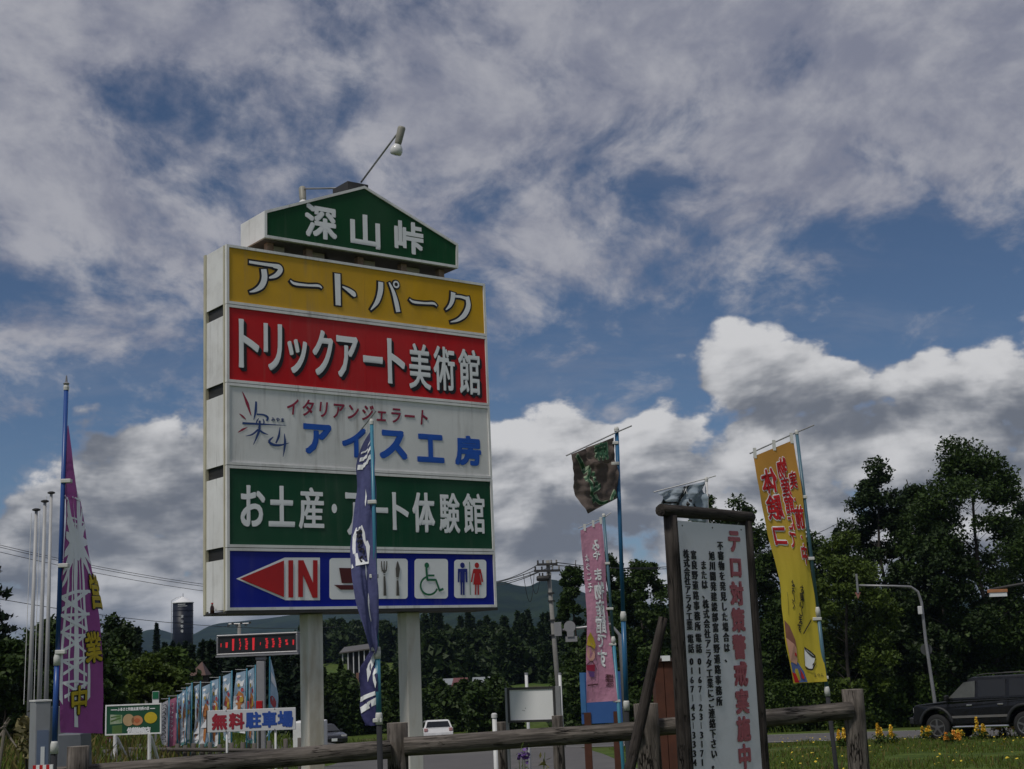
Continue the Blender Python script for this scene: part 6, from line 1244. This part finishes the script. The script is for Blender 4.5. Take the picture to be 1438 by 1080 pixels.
grass('verge_dry_grass', 'pale dry stems scattered through the verge grass', (3.0, 22), (17, 52), 8000, .14, M_gd, verge)
grass('far_grass', 'strip of rough grass beyond the road', (-6, 40), (84, 100), 16000, .35, M_gb)
grass('bank_grass', 'rough grass on the bank at the lower left', (-20, -6.6), (18, 60), 26000, .28, M_gb)
grass('bank_dry_grass', 'pale dry stems on the bank at the lower left', (-16, -7), (18, 40), 5000, .35, M_gd)
grass('lot_edge_grass', 'strip of grass at the far edge of the car park', (-14, 3), (87, 95), 9000, .4, M_gb)
# buttercups sprinkled over the verge
x = rng.uniform(3, 20, 900); y = rng.uniform(24, 50, 900); k = verge(x, y); x, y = x[k], y[k]; C = np.stack([x, y, np.array([ground(a, b) for a, b in zip(x, y)])+rng.uniform(.15, .3, len(x))], 1); V, Q = leaves(C, .022, 1.5, .9)
tag(np_mesh('buttercup_blossoms', V, Q, mat('buttercup', (.62, .46, .03), .5)), 'tiny yellow blossoms sprinkled over the verge', 'flowers', kind='stuff')
M_lup = mat('lupin_yellow', (.72, .50, .05), .6, .15, 20, island=.3); M_lup2 = mat('lupin_orange', (.68, .32, .04), .6, .15, 20, island=.3)
def lupin(px, py, spikes, m, label):
    g = gpix(px, py); t = thing('lupin', label, 'flower', g, 'yellow lupins on the verge')
    C = g+Vector((0, 0, .02)); N = 130; a = rng.uniform(0, 6.283, N); rr = rng.uniform(.02, .22, N); V, Q = leaves(np.stack([C.x+np.cos(a)*rr, C.y+np.sin(a)*rr, C.z+rng.uniform(.02, .28, N)], 1), .07, .6, .3); np_mesh('leaves', V, Q, L_bush, t)
    for dx_, hh_ in spikes:
        dx_, hh_ = dx_*1.35, hh_*1.22
        b = g+Vector((dx_, random.uniform(-.1, .1), 0)); top = b+Vector((random.uniform(-.02, .02), 0, hh_)); st_ = MB().tube([b, b.lerp(top, .55)], .007, 5).build('stem', L_bush, t); N = 150; f = rng.uniform(0, 1, N); a = rng.uniform(0, 6.283, N); r_ = .06*(1-f*.75)
        z0 = b.z+hh_*.42; V, Q = leaves(np.stack([b.x+np.cos(a)*r_, b.y+np.sin(a)*r_, z0+f*hh_*.60], 1), .034, .2, .7); np_mesh('flower_spike', V, Q, m, t)
LUP = [(1236, 1046, [(-.03, .50), (.05, .40)], 0, 'yellow lupin with two spikes, first right of the thick fence post'), (1252, 1046, [(0, .46)], 0, 'single yellow lupin spike left of the off-road car'), (1301, 1041, [(-.05, .34), (.08, .38), (.02, .30)], 0, 'pale yellow lupin below the front wheel of the off-road car'),
       (1319, 1036, [(-.12, .46), (-.04, .55), (.06, .48), (.16, .38)], 1, 'orange lupin clump of four spikes before the front wheel'), (1336, 1045, [(-.1, .26), (.05, .30), (.15, .24)], 1, 'low orange lupin just right of the front wheel'), (1348, 1040, [(-.05, .28), (.05, .24)], 0, 'low pale lupin below the front door of the off-road car'), (1377, 1040, [(-.06, .55), (.06, .40), (.1, .34)], 0, 'yellow lupin of three spikes below the rear door'),
       (1411, 1036, [(-.24, .48), (-.13, .52), (0, .66), (.12, .46), (.22, .50)], 0, 'largest yellow lupin clump, before the rear wheel'), (1433, 1034, [(-.06, .52), (.06, .44)], 0, 'yellow lupin at the right edge of the picture'), (1184, 1052, [(-.06, .42), (.04, .46), (.1, .34)], 0, 'yellow lupin directly left of the thick fence post')]
for px, py, sp_, o_, lb in LUP: lupin(px, py, sp_, (M_lup, M_lup2)[o_], lb)
def weed(px, py, Y, h, label, flower=None):
    b = at(px, py, Y); b.z = ground(b.x, Y); t = thing('weed', label, 'plant', b, 'weeds behind the log rail'); top = at(px, py, Y); H = top.z-b.z; rr = random.Random(px)
    for k in range(4):
        e = b+Vector((rr.uniform(-.14, .14), rr.uniform(-.1, .1), H*rr.uniform(.75, 1))); MB().tube([b, b.lerp(e, .5)+Vector((rr.uniform(-.03, .03), 0, 0)), e], [.005, .004, .002], 5).build('stem', M_gb, t)
        n = 40; f = rng.uniform(.35, 1, n); V, Q = leaves(np.array([tuple(b.lerp(e, q)) for q in f])+rng.normal(0, .018, (n, 3)), .022, .3, .35); np_mesh('leaves', V, Q, mat('weed_leaf', (.16, .15, .045), .6, island=.4) if k % 2 else L_lit, t)
        if flower and k == 0: V, Q = leaves(np.array(e)+rng.normal(0, .018, (60, 3)), .012, .3, .8); np_mesh('blossom', V, Q, flower, t)
M_vio = mat('violet_petal', (.12, .05, .24), .6)
weed(742, 1058, 9.3, 1, 'weed with a small violet blossom below the log rail', M_vio); weed(763, 1056, 9.4, 1, 'leafy yellowish weed just left of the rough grey post below the rail'); weed(724, 1040, 9.5, 1, 'thin weed rising over the rail right of the white marker post'); weed(790, 1052, 9.2, 1, 'weed below the rail right of the rough grey post')
# dry broken plants at the lower left
p = at(40, 1040, 13); gz = ground(p.x, 13); t = thing('dead_branch', 'pale broken branches in the grass before the flagpoles', 'branch', (p.x-.3, 13, gz))
for (x0, y0, x1, y1) in ((0, 1034, 14, 1010), (4, 1020, 24, 1050), (-5, 1024, 8, 1020), (6, 1018, 12, 1008)): MB().tube([at(x0, y0, 13), at((x0+x1)/2, (y0+y1)/2+1, 13.05), at(x1, y1, 13)], [.012, .010, .005], 6).build('twig', M_end, t)
MB().tube([(p.x-.38, 13, gz-.05), at(6, 1026, 13)], .014, 6).build('stem', M_end, t)
p = at(40, 1045, 12.2); gz = ground(p.x, 12.2); t = thing('dry_shrub', 'half-dry shrub leaning on the pale grey cabinet', 'plant', (p.x, 12.2, gz))
for k in range(9):
    e = at(random.uniform(36, 64), random.uniform(1018, 1050), 12.2+random.uniform(-.15, .1)); MB().tube([(p.x, 12.2, gz), e.lerp(Vector((p.x, 12.2, gz)), .45)+Vector((0, 0, .03)), e], [.008, .006, .003], 5).build('stem', M_bark, t); V, Q = leaves(np.array(e)+rng.normal(0, .045, (60, 3)), .035, .2, .3); np_mesh('leaves', V, Q, mat('dry_leaf', (.15, .14, .065), .7, island=.4), t)
bpy.data.objects.remove(_fo)
# ------------------------------------------------------------------ the air between here and the mountains
m = bpy.data.materials.new('haze_air'); m.use_nodes = True; m.node_tree.nodes.clear(); Yn = NX(m.node_tree); pv = Yn.n('ShaderNodeVolumePrincipled'); pv.inputs['Color'].default_value = (.50, .68, 1, 1); pv.inputs['Density'].default_value = .00008; pv.inputs['Anisotropy'].default_value = .2
Yn.put(Yn.n('ShaderNodeOutputMaterial').inputs['Volume'], pv.outputs[0])
hz = MB().abox(-2900, 2900, -90, 4300, -25, 200).build('haze', m); tag(hz, 'thin blue haze', 'haze', kind='stuff')
